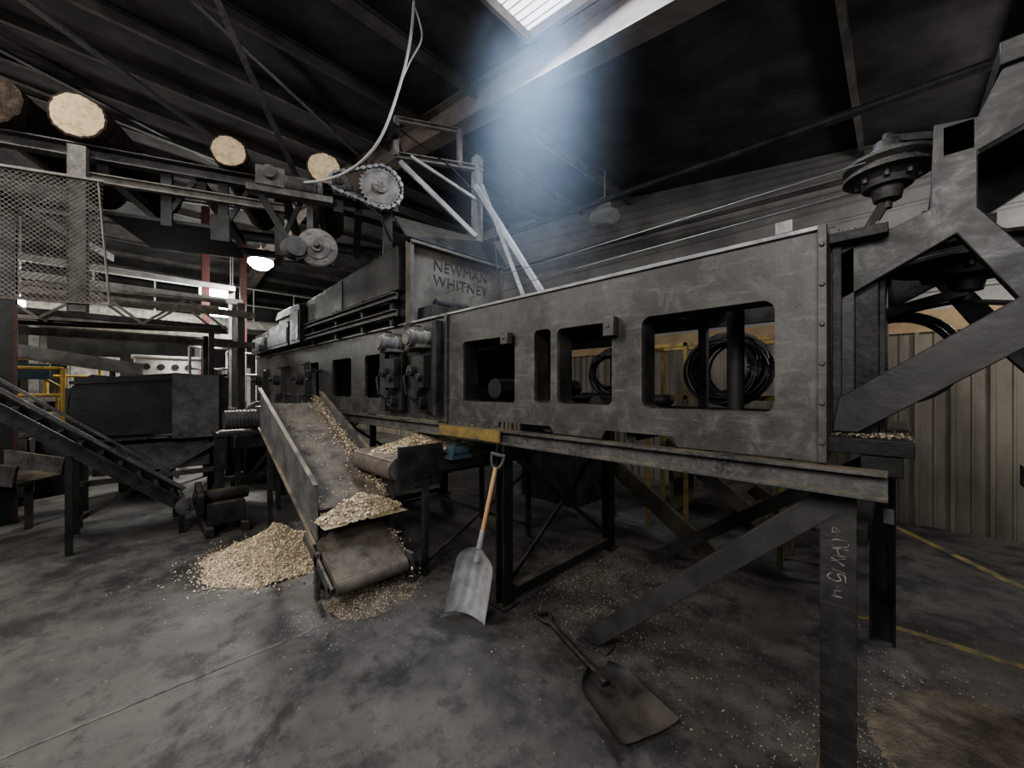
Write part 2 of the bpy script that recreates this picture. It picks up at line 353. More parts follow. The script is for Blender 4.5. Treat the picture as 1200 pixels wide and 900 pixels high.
for x0,x1,z0,z1 in ((-.99,-.375,1.49,1.99),(-1.578,-1.175,1.5,1.99),(-1.781,-1.636,1.5,2.0),(-2.58,-1.973,1.49,1.99)):
    b.cut(); P=rrect(x0,z0,x1,z1,.04); Q=rrect(x0-.012,z0-.012,x1+.012,z1+.012,.05); b.plate(Q,[P],.12,xz(Y0+.1))
b.obj('window_rim',M_DARK,MC)
b=B(); b.bx((-10,1.985,2.245),(-.2,2.09,2.265)).cut().bx((-10,3.2,2.245),(-.2,3.3,2.265)); b.obj('top_rail',M_LIGHT,MC,bevel=.003)
B().bx((-10,2.09,2.2),(-.9,3.2,2.22)).obj('bed_cover',M_DARK,MC)
b=B(); b.plate([(-10,ZB),(-1.72,ZB),(-1.72,ZT),(-10,ZT)],[rrect(-5.3,1.5,-4.7,1.95,.04),rrect(-2.45,1.5,-1.85,2.0,.04)],.03,xz(3.28)); 
b.bx((-2.7,3.26,1.3),(-.2,3.3,1.45)); b.bx((-2.7,3.26,2.08),(-.2,3.3,2.245)); b.bx((-.5,3.26,1.3),(-.2,3.3,2.24))
b.obj('side_panel',M_DARK,MC,bevel=.003)
b=B()
for x in (-.28,-1.08,-1.7,-2.7,-4.7,-5.8,-7.2,-8.6,-9.9): b.cut(); b.bx((x-.03,2.05,1.3),(x+.03,3.26,1.40)); b.bx((x-.03,2.05,2.08),(x+.03,3.26,2.2)); b.bx((x-.03,3.2,1.4),(x+.03,3.26,2.08))
b.obj('cross_member',M_DARK,MC)
b=B(); b.cyl((-1.35,2.1,1.5),(-1.35,3.2,1.5),.05).cut(); b.cyl((-2.3,2.1,1.6),(-2.3,3.2,1.6),.08)
b.obj('feed_roller',M_BLACK,MC)
b=B(); b.cyl((-.66,2.5,1.4),(-.66,2.5,2.1),.045); b.obj('guide_column',M_DARK,MC)
b=B(); b.ring((-1.45,2.8,1.75),.15,.02,(0,1,0)); b.cyl((-1.45,2.7,1.75),(-1.45,2.9,1.75),.04); b.beam((-1.6,2.8,1.75),(-1.3,2.8,1.75),.02,.03); b.beam((-1.45,2.8,1.6),(-1.45,2.8,1.9),.02,.03); b.bx((-1.5,2.78,1.4),(-1.4,2.86,1.6))
b.obj('inner_wheel',M_MID,MC)
for y in (1.98,3.36):
    b=B(); b.ibeam((-10.1,y,1.237),(-.02 if y<2.5 else .05,y,1.237),.09,.105); b.obj('base_beam',M_MID if y<2.5 else M_DARK,MC,bevel=.002)
B().bx((-2.82,1.92,1.2),(-2.05,1.935,1.285)).obj('beam_plate',M_YDIRT,MC,'worn yellow painted plate')
def legframe(x,m,y0=1.97,y1=3.42,w=.09,brace=True):
    for y in (y0,y1):
        b=B(); b.ibeam((x,y,0),(x,y,1.185),w,w,up=(1,0,0)); b.bx((x-.08,y-.08,0),(x+.08,y+.08,.012)); b.obj('leg',m,MC)
    if brace:
        b=B(); b.beam((x,y0+.04,.07),(x,y1-.04,.07),.07,.07).cut(); b.beam((x,y0+.04,.14),(x,y1-.04,1.12),.012,.035).cut(); b.beam((x+.02,y0+.04,1.12),(x+.02,y1-.04,.14),.012,.035); b.obj('cross_brace',m,MC)
legframe(-2.05,M_BLACK)
for x in (-4.9,-7.3,-9.8): legframe(x,M_DARK)
b=B(); b.angle((-.165,2.1,0),(-.165,2.1,1.185),.1,.1,.012,up=(0,-1,0)); b.bx((-.225,2.042,.0),(-.11,2.05,1.185)); b.bx((-.24,2.02,0),(-.09,2.16,.012)); b.obj('leg',M_FRAME,MC,bevel=.002)
b=B(); b.ibeam((-.06,3.4,0),(-.06,3.4,1.185),.12,.12,up=(1,0,0)); b.obj('leg',M_BLACK,MC)
b=B(); b.beam((-1.34,2.07,.04),(-.2,2.07,1.13),.06,.105); b.bx((-1.44,2.02,0),(-1.22,2.12,.015)); b.obj('diagonal_brace',M_BRACE,MC,bevel=.003)
b=B(); b.beam((-1.6,3.4,.03),(-.12,3.4,1.13),.05,.09); b.obj('diagonal_brace',M_DARK,MC)
b=B(); b.beam((-.02,2.1,1.1),(-.02,3.4,.25),.03,.06).cut(); b.beam((-.1,2.08,1.0),(-.1,3.4,1.0),.04,.07); b.obj('cross_brace',M_BLACK,MC)
def stroke(pts,ox,oz,sz):
    P=[]
    for a,c in pts: P.append(Vector((-.168-.024+ox+c*sz,2.0405,oz-a*sz)))
    b=B(); b.tube(smooth_pts(P,4),random.uniform(.0015,.0026),5); 
    for v in b.v: v.y=2.0405+(v.y-2.0405)*.3
    return b
GL={'4':[[(.45,0),(.45,1)],[(.45,1),(0,.35),(.6,.35)]],'0':[[(.3,0),(.05,.4),(.15,.9),(.4,.95),(.55,.5),(.4,.05),(.28,0)]],'H':[[(0,0),(.05,1)],[(.5,0),(.5,1)],[(.02,.5),(.5,.52)]],
'X':[[(0,0),(.5,1)],[(.5,0),(0,1)]],'1':[[(.2,0),(.22,1)]],'5':[[(.5,1),(.1,.97),(.1,.6),(.4,.6),(.5,.3),(.3,.02),(.05,.1)]],'-':[[(.05,.45),(.4,.5)]]}
z=1.03; mk=B()
for ch,w in (('4',.6),('0',.6),('H',.62),('X',.58),('1',.36),('5',.58),('-',.5),('H',.6)):
    ox=random.uniform(-.007,.007); sz=.050*random.uniform(.8,1.2)
    for st in GL[ch]:
        s=stroke([(a+random.uniform(-.11,.11),c+random.uniform(-.11,.11)) for a,c in st],ox,z,sz); mk.add(s.v,s.f)
    z-=w*.049*1.35
mk.obj('chalk_marking',M_TXT,MC,'faint handwritten chalk marking reading 40HX15-H')
def bracket(x,z,w,h):
    b=B(); b.bx((x-w/2,1.94,z-h/2),(x+w/2,2.0,z+h/2)); b.cyl((x,1.94,z),(x,1.93,z),.01,seg=6); b.obj('bracket',M_MID,MC,bevel=.004)
bracket(-2.03,1.965,.075,.085); bracket(-1.165,1.955,.07,.11); bracket(-2.9,1.97,.06,.09)
B().bx((-.37,1.985,2.265),(-.31,2.0,2.315)).obj('bracket',M_LIGHT,MC)
def feedmotor(x):
    b=B(); b.cyl((x,1.98,2.05),(x,1.76,2.05),.078); b.cyl((x,1.76,2.05),(x,1.74,2.05),.06); b.bx((x-.05,1.8,2.11),(x+.05,1.9,2.15)); b.bx((x-.1,1.8,1.96),(x+.1,1.98,1.99))
    for k in range(6): b.ring((x,1.8+k*.025,2.05),.08,.004,(0,1,0),20,seg=4)
    b.lathe([(.08,0),(.088,.02),(.083,.04)],(x,1.94,2.05),(0,-1,0)); b.obj('feed_motor',M_FMOT,MC,bevel=.003)
    b=B(); b.bx((x-.13,1.93,1.38),(x+.13,1.975,1.95)); b.bx((x-.1,1.86,1.6),(x+.1,1.93,1.9)); b.cyl((x-.05,1.86,1.76),(x-.05,1.80,1.76),.05); b.cyl((x+.05,1.86,1.7),(x+.05,1.82,1.7),.035)
    b.cyl((x,1.86,1.47),(x,1.96,1.47),.06); b.bx((x-.12,1.84,1.5),(x+.02,1.93,1.58))
    b.tube([(x-.05,1.8,1.76),(x-.06,1.76,1.7),(x-.02,1.76,1.55),(x+.02,1.86,1.45)],.012); b.obj('gearbox',M_DARK,MC,bevel=.004)
feedmotor(-3.08); feedmotor(-3.62)
b=B(); b.bx((-3.32,1.86,1.95),(-3.22,1.99,2.2)).cut(); b.bx((-3.9,1.9,1.36),(-3.78,1.98,2.2)).cut(); b.bx((-2.9,1.9,1.36),(-2.84,1.98,2.2)); b.obj('mounting_plate',M_DARK,MC,bevel=.003)
b=B(); b.ring((-5.9,1.8,1.85),.13,.014,(0,1,0)); b.cyl((-5.9,1.8,1.85),(-5.9,2.0,1.85),.02); b.beam((-6.03,1.8,1.85),(-5.77,1.8,1.85),.015,.02); b.beam((-5.9,1.8,1.72),(-5.9,1.8,1.98),.015,.02); b.obj('handwheel',M_MID,MC)
b=B(); b.poly([(-10,2.265),(-3.5,2.265),(-3.5,2.98),(-6.3,2.90),(-6.35,2.72),(-10,2.72)],2.01,2.03); b.bx((-10,1.99,2.70),(-6.35,2.06,2.74)); b.cut(); b.bx((-10,3.22,2.265),(-3.5,3.25,2.87)); b.obj('hopper_side',M_DARK,MC)
for x0,x1,z0,z1,y in ((-9.7,-8.5,2.3,2.62,1.86),(-8.35,-7.0,2.3,2.70,1.84),(-6.9,-6.4,2.3,2.9,1.84)):
    b=B(); b.poly([(x0,z0),(x1,z0),(x1,z1-.05),(x1-.06,z1),(x0+.06,z1),(x0,z1-.05)],y,2.01); b.bx((x0+.05,y-.01,z0+.05),(x1-.05,y,z1-.1)); b.obj('guard_housing',M_FRAME,MC,bevel=.004)
# long plain sloping hood up to the lettered plate
b=B(); b.poly([(-6.35,2.60),(-3.56,2.60),(-3.56,3.03),(-6.35,2.90)],1.93,2.01)
b.add([(-6.35,1.93,2.90),(-3.56,1.93,3.03),(-3.56,3.1,3.16),(-6.35,3.1,3.03),(-6.35,1.93,2.92),(-3.56,1.93,3.05),(-3.56,3.1,3.18),(-6.35,3.1,3.05)],[(0,3,2,1),(4,5,6,7),(0,1,5,4),(1,2,6,5),(2,3,7,6),(3,0,4,7)])
b.bx((-5.0,1.92,2.60),(-4.97,1.93,2.96)); b.obj('sloping_hood',M_FRAME,MC,bevel=.003)
b=B(); b.cyl((-7.7,2.2,2.95),(-7.2,2.2,2.95),.14); b.bx((-7.7,2.08,2.72),(-7.2,2.32,2.86)); b.cyl((-7.8,2.2,2.95),(-7.7,2.2,2.95),.05); b.obj('top_motor',M_FMOT,MC)
b=B(); b.bx((-9.4,2.3,2.26),(-8.3,3.0,3.05)); b.poly([(-9.5,3.05),(-8.2,3.05),(-8.4,3.2),(-9.3,3.2)],2.25,3.05); b.obj('top_housing',M_FRAME,MC,bevel=.01)
for x in (-6.5,-7.8,-9.1):
    b=B(); b.bx((x-.15,1.9,1.5),(x+.15,2.0,1.95)); b.cyl((x,1.9,1.75),(x,1.8,1.75),.09); b.cyl((x,1.8,1.75),(x,1.74,1.75),.03); b.bx((x-.05,1.84,1.35),(x+.05,1.95,1.5)); b.obj('gearbox',M_MID,MC,bevel=.004)
for z in (2.36,2.53): B().chan((-6.3,1.9,z),(-3.55,1.9,z),.05,.07).obj('guide_rail',M_MID,MC,bevel=.002)
b=B()
for x in (-6.1,-5.2,-4.4,-3.7): b.cut(); b.bx((x-.03,1.925,2.25),(x+.03,2.01,2.62))
b.obj('rail_bracket',M_DARK,MC,bevel=.002)
b=B(); b.bx((-3.5,1.98,2.25),(-3.46,3.25,3.08)); b.bx((-3.46,1.98,2.25),(-3.40,2.02,3.08)); b.bx((-3.46,3.21,2.25),(-3.40,3.25,3.08)); b.bx((-3.46,1.98,3.05),(-3.38,3.25,3.08)); hp=b.obj('hopper_front',M_HOP,MC,'dirty brownish steel plate with raised lettering',bevel=.003)
b=B(); b.add([(-3.40,1.94,3.1),(-3.40,3.32,3.1),(-3.66,3.32,3.48),(-3.66,1.94,3.38),(-3.42,1.94,3.1),(-3.42,3.32,3.1),(-3.68,3.32,3.48),(-3.68,1.94,3.38)],[(0,1,2,3),(7,6,5,4),(0,4,5,1),(1,5,6,2),(2,6,7,3),(3,7,4,0)])
for y in (2.2,2.6,3.0): b.cyl((-3.42,y-.06,3.095),(-3.42,y+.06,3.095),.014,seg=10)
b.obj('hopper_flap',M_FRAME,MC)
T=Euler((math.pi/2,0,math.pi/2)).to_matrix().to_4x4()
for s,z in (('NEWMAN',2.90),('WHITNEY',2.74)):
    m=T.copy(); m.translation=Vector((-3.4570,2.66,z)); text('raised_lettering',s,.16,m,M_STEN,hp,.004,0,1.08,-.001)
b=B(); b.bx((-3.46,2.1,2.25),(-3.2,3.1,2.42)); b.cyl((-3.3,2.2,2.46),(-3.3,2.9,2.46),.05); b.obj('feed_head',M_DARK,MC,bevel=.004)
b=B(); b.bx((-2.95,2.1,2.22),(-2.85,2.2,2.34)).cut(); b.bx((-3.1,2.15,2.22),(-3.0,2.35,2.32)); b.obj('bracket',M_DARK,MC,bevel=.004)
for P,r in (([(-3.46,2.45,2.64),(-2,2.45,2.65),(-.1,2.45,2.66)],.0035),([(-3.46,2.78,2.64),(-2,2.78,2.65),(-.1,2.78,2.66)],.0035),([(-.2,2.35,2.36),(-1.5,2.35,2.34),(-3.46,2.35,2.36)],.003)):
    B().tube(P,r,6).obj('drive_cable',M_WIRE,MC)
b=B(); b.bx((-.19,2.1,1.4),(-.16,3.2,2.24)); b.bx((-.05,2.2,1.4),(-.03,3.2,2.1)); b.bx((-.16,2.16,1.4),(-.05,2.18,2.15)); b.bx((-.2,2.06,2.2),(-.02,3.2,2.24)); b.obj('end_column',M_DARK,MC,bevel=.003)
b=B(); b.bx((-.2,2.04,1.34),(.05,3.3,1.40)); b.bx((-.1,2.05,1.26),(.02,3.3,1.34)); b.obj('end_plate',M_BLACK,MC,bevel=.003)
for y,mm in ((2.12,M_FRAME),(3.1,M_DARK)):
    d=.05
    b=B(); b.poly([(.10,2.58),(.205,2.56),(.26,2.70),(.36,2.80),(.52,2.80),(.52,2.62),(.34,2.5),(.205,2.44),(.205,2.24),(.36,1.98),(.56,1.7),(.56,1.58),(.50,1.6),(.30,1.89),(.155,2.16),(-.165,1.97),(-.19,2.12),(-.165,2.17),(.09,2.27)][::-1],y,y+d)
    b.obj('end_frame',mm,MC,bevel=.004)
    b=B(); b.poly([(-.19,1.42),(-.11,1.42),(.56,1.93),(.56,2.06),(.5,2.06),(-.17,1.56)],y-.03,y+.0); b.obj('end_frame_brace',mm,MC,bevel=.004)
    b=B(); b.bx((-.2,y,1.34),(-.12,y+d,2.22)).cut(); b.bx((.5,y,1.0),(.6,y+d,2.8)); b.obj('end_frame_post',mm,MC,bevel=.004)
B().bx((.12,2.12,2.45),(.2,3.15,2.56)).obj('cross_member',M_FRAME,MC,bevel=.004)
B().bx((.25,2.1,2.7),(.5,3.2,2.78)).obj('cross_member',M_FRAME,MC,bevel=.004)
b=B(); b.bx((.5,2.1,0),(.6,2.2,1.2)).cut().bx((.5,3.1,0),(.6,3.2,1.2)); b.obj('leg',M_DARK,MC)
b=B(); b.bx((.5,2.1,1.0),(.6,3.2,1.1)).cut().bx((.3,2.1,1.27),(.6,2.16,1.34)); b.obj('cross_member',M_DARK,MC)
def pulley(c,r,m):
    b=B(); b.lathe([(.02,.13),(.05,.13),(.055,.09),(r*.45,.085),(r*.5,.05),(r*.8,.045),(r,.035),(r,.02),(r-.03,.004),(r-.03,-.004),(r,-.02),(r,-.035),(r*.75,-.04),(r*.6,-.06),(r*.55,-.09),(.06,-.095),(.05,-.15),(.02,-.15)],c); b.cyl((c[0],c[1],c[2]-.19),(c[0],c[1],c[2]+.17),.018)
    for a in range(8):
        t=a*math.pi/4; b.cyl((c[0]+math.cos(t)*r*.65,c[1]+math.sin(t)*r*.65,c[2]-.07),(c[0]+math.cos(t)*r*.65,c[1]+math.sin(t)*r*.65,c[2]+.06),.012,seg=6)
    b.obj('cable_pulley',m,MC)
pulley((-.03,2.6,2.66),.165,M_MID); pulley((.22,2.62,2.18),.25,M_DARK)
b=B(); b.beam((-.03,2.6,2.80),(.2,2.6,2.72),.05,.03).cut(); b.bx((-.19,2.5,2.24),(-.13,2.7,2.3)); b.beam((-.03,2.6,2.52),(-.15,2.6,2.28),.03,.04).cut(); b.beam((.22,2.62,2.03),(-.1,2.62,1.95),.05,.04).cut(); b.bx((.14,2.58,2.3),(.3,2.68,2.34)); b.beam((.2,2.62,2.33),(.17,2.62,2.5),.04,.03); b.obj('pulley_arm',M_DARK,MC)
b=B(); b.ring((.0,2.75,1.75),.22,.014,(.1,1,0)); b.ring((.0,2.8,1.75),.2,.014,(.15,1,.1)); b.tube([(0,2.75,1.97),(.2,2.7,2.0),(.45,2.7,1.95)],.012); b.obj('air_hose',M_RUB,MC)
pts=[(random.uniform(-.19,-.03),random.uniform(2.08,2.5),2.245+random.uniform(0,.012)) for _ in range(700)]+[(random.uniform(-.19,.04),random.uniform(2.05,2.3),1.405+random.uniform(0,.012)) for _ in range(600)]
chips('sawdust_cover',pts,.003,.008,M_DCHIP,MC)

HF=empty('hoist_frame',(-3.6,2.9,2.245),'pale steel hoist frame with slanted pipe braces standing on the machine','hoist frame')
b=B(); b.chan((-3.66,3.05,2.25),(-3.66,3.05,4.45),.1,.1,up=(1,0,0)); b.obj('post',M_DUSTY,HF)
b=B(); b.beam((-3.6,2.98,4.05),(-2.35,2.98,2.3),.05,.05).cut(); b.beam((-3.6,3.08,4.1),(-2.85,3.22,2.27),.035,.035).cut(); b.beam((-3.62,3.0,3.45),(-4.1,2.25,4.25),.05,.05).cut(); b.beam((-3.62,3.02,3.9),(-3.95,2.3,4.27),.03,.03); b.obj('diagonal_brace',M_PIPE,HF)
b=B(); b.chan((-4.1,2.2,4.3),(-3.6,3.1,4.3),.06,.07).cut(); b.chan((-4.1,2.2,4.3),(-4.1,2.2,4.75),.05,.05,up=(1,0,0)).cut(); b.chan((-4.1,2.2,4.72),(-3.75,2.85,4.72),.05,.06).cut(); b.chan((-3.75,2.85,4.3),(-3.75,2.85,4.75),.05,.05,up=(1,0,0)).cut(); b.chan((-4.1,2.2,4.5),(-4.6,2.6,4.5),.05,.06); b.obj('head_frame',M_DUSTY,HF)
b=B(); b.cyl((-4.08,2.12,4.55),(-4.08,2.2,4.55),.08); b.ring((-4.08,2.14,4.55),.07,.012,(0,1,0)); b.obj('sheave',M_DARK,HF)
b=B(); b.tube([(-4.05,2.14,4.6),(-3.7,2.7,4.2),(-3.5,2.9,3.9)],.008,6).cut(); b.tube(smooth_pts([(-3.5,2.9,3.9),(-3.2,2.9,3.45),(-3.1,2.85,3.1),(-3.0,2.8,2.7)]),.007,6); b.obj('hoist_cable',M_RUB,HF)

# ------------------------------------------------------------ log deck (local frame)
u=Vector((.373,.928,0)).normalized(); back=Vector((-u.y,u.x,0))
TD=Matrix(((u.x,back.x,0,-4.92),(u.y,back.y,0,-.28),(0,0,1,0),(0,0,0,1)))
LD=empty('log_deck',(-6,.8,0),'raised steel log deck with chain drive and expanded-metal guard','log deck')
for y0 in (0,1.6):
    b=B(TD); b.chan((-1.2,y0+.05,3.64),(2.62,y0+.05,3.64),.09,.12); b.obj('deck_rail',M_MID if y0==0 else M_DARK,LD,bevel=.002)
    b=B(TD); b.chan((-.03,y0+.02,3.42),(1.5,y0+.02,3.42),.05,.08); b.obj('deck_rail',M_DUSTY if y0==0 else M_DARK,LD,bevel=.002)
b=B(TD); b.bx((-.08,-.03,2.25),(.04,.02,3.66)); b.bx((-.08,-.03,2.25),(-.06,.1,3.66)); b.obj('guard_post',M_DUSTY,LD)
b=B(TD)
for x,z0 in ((.55,3.1),(.98,3.05),(1.45,2.95)):
    b.cut(); b.bx((x-.04,.05,z0),(x+.04,.09,3.6)); b.beam((x,.07,z0+.1),(x+.2,.07,3.55),.03,.04)
for x in (.1,.8,1.5,2.2,2.55): b.cut(); b.bx((x-.04,.08,3.5),(x+.04,1.6,3.58))
b.obj('cross_support',M_DARK,LD)
b=B(TD); b.bx((.1,.1,3.15),(.95,1.0,3.18)); b.obj('drip_pan',M_BLACK,LD)
b=B(); b.ibeam((-7.5,-1.03,0),(-7.5,-1.03,3.58),.16,.16,up=(1,0,0)); b.bx((-7.62,-1.15,0),(-7.38,-.91,.02)); b.obj('support_post',M_BLACK,LD)
b=B(); b.bx((-7.40,-.96,0.03),(-7.38,-.93,2.6)); b.obj('post_edge_strip',M_RED,LD)
b=B(TD); b.beam((-1.1,0.05,3.5),(-1.1,3.0,3.5),.08,.1); b.obj('deck_rail',M_DARK,LD)
b=B(TD); b.bx((2.45,.0,2.87),(2.55,.08,3.6)).cut().bx((2.45,1.6,2.87),(2.55,1.68,3.6)); b.obj('support_post',M_DARK,LD)
b=B(TD); x0,x1,z0,z1=-1.1,.16,2.33,3.36; cw,ch=.040,.019
nx=int((x1-x0)/cw); nz=int((z1-z0)/ch)
for i in range(nx):
    for j in range(nz):
        cx=x0+(i+.5*(j%2))*cw; cz=z0+j*ch
        b.beam((cx,-.05,cz),(cx+cw/2,-.05,cz+ch),.003,.009,up=(0,1,0)); b.beam((cx+cw/2,-.05,cz+ch),(cx+cw,-.05,cz),.003,.009,up=(0,1,0))
b.obj('mesh_guard',M_DUSTY,LD,'expanded diamond metal mesh',smooth=False)
b=B(TD); b.angle((x0,-.05,z0),(x1+.06,-.05,z0),.03,.03,.005); b.angle((x0,-.05,z1+.02),(x1,-.05,z1+.02),.03,.03,.005); b.beam((x1-.03,-.05,z1),(x1+.04,-.05,z0),.01,.02); b.obj('guard_frame',M_DUSTY,LD)
b=B(TD); b.bx((1.28,-.14,3.56),(1.52,.0,3.74)); b.cyl((1.4,-.14,3.67),(1.4,-.2,3.67),.06); b.cyl((1.52,-.07,3.64),(1.80,-.07,3.64),.07); b.bx((1.2,-.12,3.5),(1.95,.02,3.56)); b.lathe([(.05,0),(.08,.01),(.08,.05),(.03,.06)],Vector((1.80,-.07,3.64)),(1,0,0))
for i in range(8): b.ring((1.56+i*.03,-.07,3.64),.073,.005,(1,0,0),n=20,seg=5)
b.obj('drive_motor',M_FMOT,LD)
def sprocket(cx,cy,cz,r,teeth,m,name='sprocket'):
    P=[]
    for i in range(teeth*4):
        a=2*math.pi*i/(teeth*4); rr=r*(1.0 if i%4 in(0,1) else .90); P.append((cx+rr*math.cos(a),cz+rr*math.sin(a)))
    b=B(TD); b.plate(P,[],.016,lambda v:Vector((v[0],cy+v[2],v[1]))); b.cyl((cx,cy-.04,cz),(cx,.06,cz),.035,seg=14); b.cyl((cx,cy-.04,cz),(cx,cy+.03,cz),r*.33,seg=24); b.ring((cx,cy-.008,cz),r*.8,.006,(0,1,0))
    for k in range(6):
        a=2*math.pi*k/6; b.cyl((cx+r*.22*math.cos(a),cy-.05,cz+r*.22*math.sin(a)),(cx+r*.22*math.cos(a),cy-.03,cz+r*.22*math.sin(a)),.008,seg=6)
    b.obj(name,m,LD)
sprocket(2.41,-.14,3.745,.215,28,M_DUSTY); sprocket(2.02,-.14,3.72,.085,13,M_MID)
b=B(TD); b.cyl((1.95,-.12,3.72),(2.12,.0,3.72),.05); b.bx((1.95,-.1,3.6),(2.55,.02,3.66)); b.bx((2.33,-.1,3.6),(2.5,.0,3.8)); b.obj('bearing_block',M_MID,LD,bevel=.003)
def chainloop(c1,r1,c2,r2,y,name='drive_chain'):
    b=B(TD); P=[]; n=14
    for i in range(n+1):
        a=math.pi/2+math.pi*i/n; P.append((c1[0]+r1*math.cos(a),c1[1]+r1*math.sin(a)))
    for i in range(n+1):
        a=-math.pi/2+math.pi*i/n; P.append((c2[0]+r2*math.cos(a),c2[1]+r2*math.sin(a)))
    P.append(P[0]); acc=0; pts=[P[0]]; step=.034
    for a,c in zip(P,P[1:]):
        d=math.hypot(c[0]-a[0],c[1]-a[1]); t=step-acc
        while t<d: pts.append((a[0]+(c[0]-a[0])*t/d,a[1]+(c[1]-a[1])*t/d)); t+=step
        acc=(acc+d)%step if d>0 else acc
    for i in range(len(pts)-1):
        a,c=pts[i],pts[i+1]; w=.05 if i%2 else .03
        for s in (-w/2,w/2): b.beam((a[0],y+s,a[1]),(c[0],y+s,c[1]),.006,.034,up=(0,0,1)) if i%2 else b.beam((a[0],y+s,a[1]),(c[0],y+s,c[1]),.006,.018,up=(0,0,1))
        b.cyl((a[0],y-.03,a[1]),(a[0],y+.03,a[1]),.012,seg=6)
    b.obj(name,M_LIGHT,LD)
chainloop((2.02,3.72),.10,(2.41,3.745),.228,-.14)
b=B(TD); b.lathe([(.0,-.02),(.19,-.02),(.195,.0),(.18,.012),(.13,.015),(.12,.03),(.06,.032),(.055,.07),(0,.07)],(1.8,0.0,3.06),(0,-1,0),36)
for k in range(6): a=k*math.pi/3; b.cyl((1.8+.15*math.cos(a),-.01,3.06+.15*math.sin(a)),(1.8+.15*math.cos(a),-.03,3.06+.15*math.sin(a)),.012,seg=6)
b.obj('drive_disc',M_DUSTY,LD,'round dusty flange plate')
b=B(TD); b.cyl((1.55,.04,3.02),(1.62,-.1,3.02),.10); b.bx((1.5,.03,2.9),(1.95,.09,3.14)); b.cyl((1.8,-.03,3.06),(1.8,-.14,3.06),.03); b.bx((1.7,.02,3.1),(1.76,.08,3.6)); b.obj('shaft_drive',M_MID,LD,bevel=.003)
b=B(TD); b.beam((1.3,-.04,3.5),(1.65,-.04,2.9),.04,.06).cut(); b.bx((.9,-.02,3.0),(1.05,.02,3.25)).cut(); b.bx((1.95,-.04,3.45),(2.05,.04,3.58)).cut(); b.tube([(2.15,-.12,3.6),(2.4,-.2,3.42),(2.52,-.1,3.2)],.015); b.obj('drive_bracket',M_DARK,LD,bevel=.003)
def cutmat():
    m=bpy.data.materials.new('log_cut'); m.use_nodes=True; nt=m.node_tree; N=nt.nodes; L=nt.links; bs=N['Principled BSDF']; bs.inputs['Roughness'].default_value=.9
    tc=N.new('ShaderNodeTexCoord'); n=back
    d=N.new('ShaderNodeVectorMath'); d.operation='DOT_PRODUCT'; L.new(tc.outputs['Object'],d.inputs[0]); d.inputs[1].default_value=n
    sc=N.new('ShaderNodeVectorMath'); sc.operation='SCALE'; sc.inputs[0].default_value=n; L.new(d.outputs['Value'],sc.inputs['Scale'])
    sb=N.new('ShaderNodeVectorMath'); sb.operation='SUBTRACT'; L.new(tc.outputs['Object'],sb.inputs[0]); L.new(sc.outputs[0],sb.inputs[1])
    mv=N.new('ShaderNodeVectorMath'); mv.operation='SUBTRACT'; L.new(sb.outputs[0],mv.inputs[0]); mv.inputs[1].default_value=(0,0,.17)
    le=N.new('ShaderNodeVectorMath'); le.operation='LENGTH'; L.new(mv.outputs[0],le.inputs[0])
    no=N.new('ShaderNodeTexNoise'); no.inputs['Scale'].default_value=16; no.inputs['Detail'].default_value=8; no.inputs['Roughness'].default_value=.8; L.new(tc.outputs['Object'],no.inputs['Vector'])
    a=N.new('ShaderNodeMath'); a.operation='MULTIPLY_ADD'; L.new(no.outputs[0],a.inputs[0]); a.inputs[1].default_value=.05; L.new(le.outputs['Value'],a.inputs[2])
    b_=N.new('ShaderNodeMath'); b_.operation='MULTIPLY'; L.new(a.outputs[0],b_.inputs[0]); b_.inputs[1].default_value=330
    s_=N.new('ShaderNodeMath'); s_.operation='SINE'; L.new(b_.outputs[0],s_.inputs[0])
    r=N.new('ShaderNodeMapRange'); r.inputs[1].default_value=-1; r.inputs[2].default_value=1; L.new(s_.outputs[0],r.inputs[0])
    mx=N.new('ShaderNodeMix'); mx.data_type='RGBA'; mx.inputs[6].default_value=(.52,.39,.23,1); mx.inputs[7].default_value=(.62,.49,.32,1); L.new(r.outputs[0],mx.inputs[0])
    r2=N.new('ShaderNodeMapRange'); r2.inputs[1].default_value=.48; r2.inputs[2].default_value=.64; r2.inputs[4].default_value=.85; L.new(no.outputs[0],r2.inputs[0])
    m2=N.new('ShaderNodeMix'); m2.data_type='RGBA'; L.new(r2.outputs[0],m2.inputs[0]); L.new(mx.outputs[2],m2.inputs[6]); m2.inputs[7].default_value=(.30,.21,.12,1)
    L.new(m2.outputs[2],bs.inputs['Base Color'])
    bp=N.new('ShaderNodeBump'); bp.inputs['Strength'].default_value=.9; L.new(no.outputs[0],bp.inputs['Height']); L.new(bp.outputs[0],bs.inputs['Normal']); return m
M_CUT=cutmat()
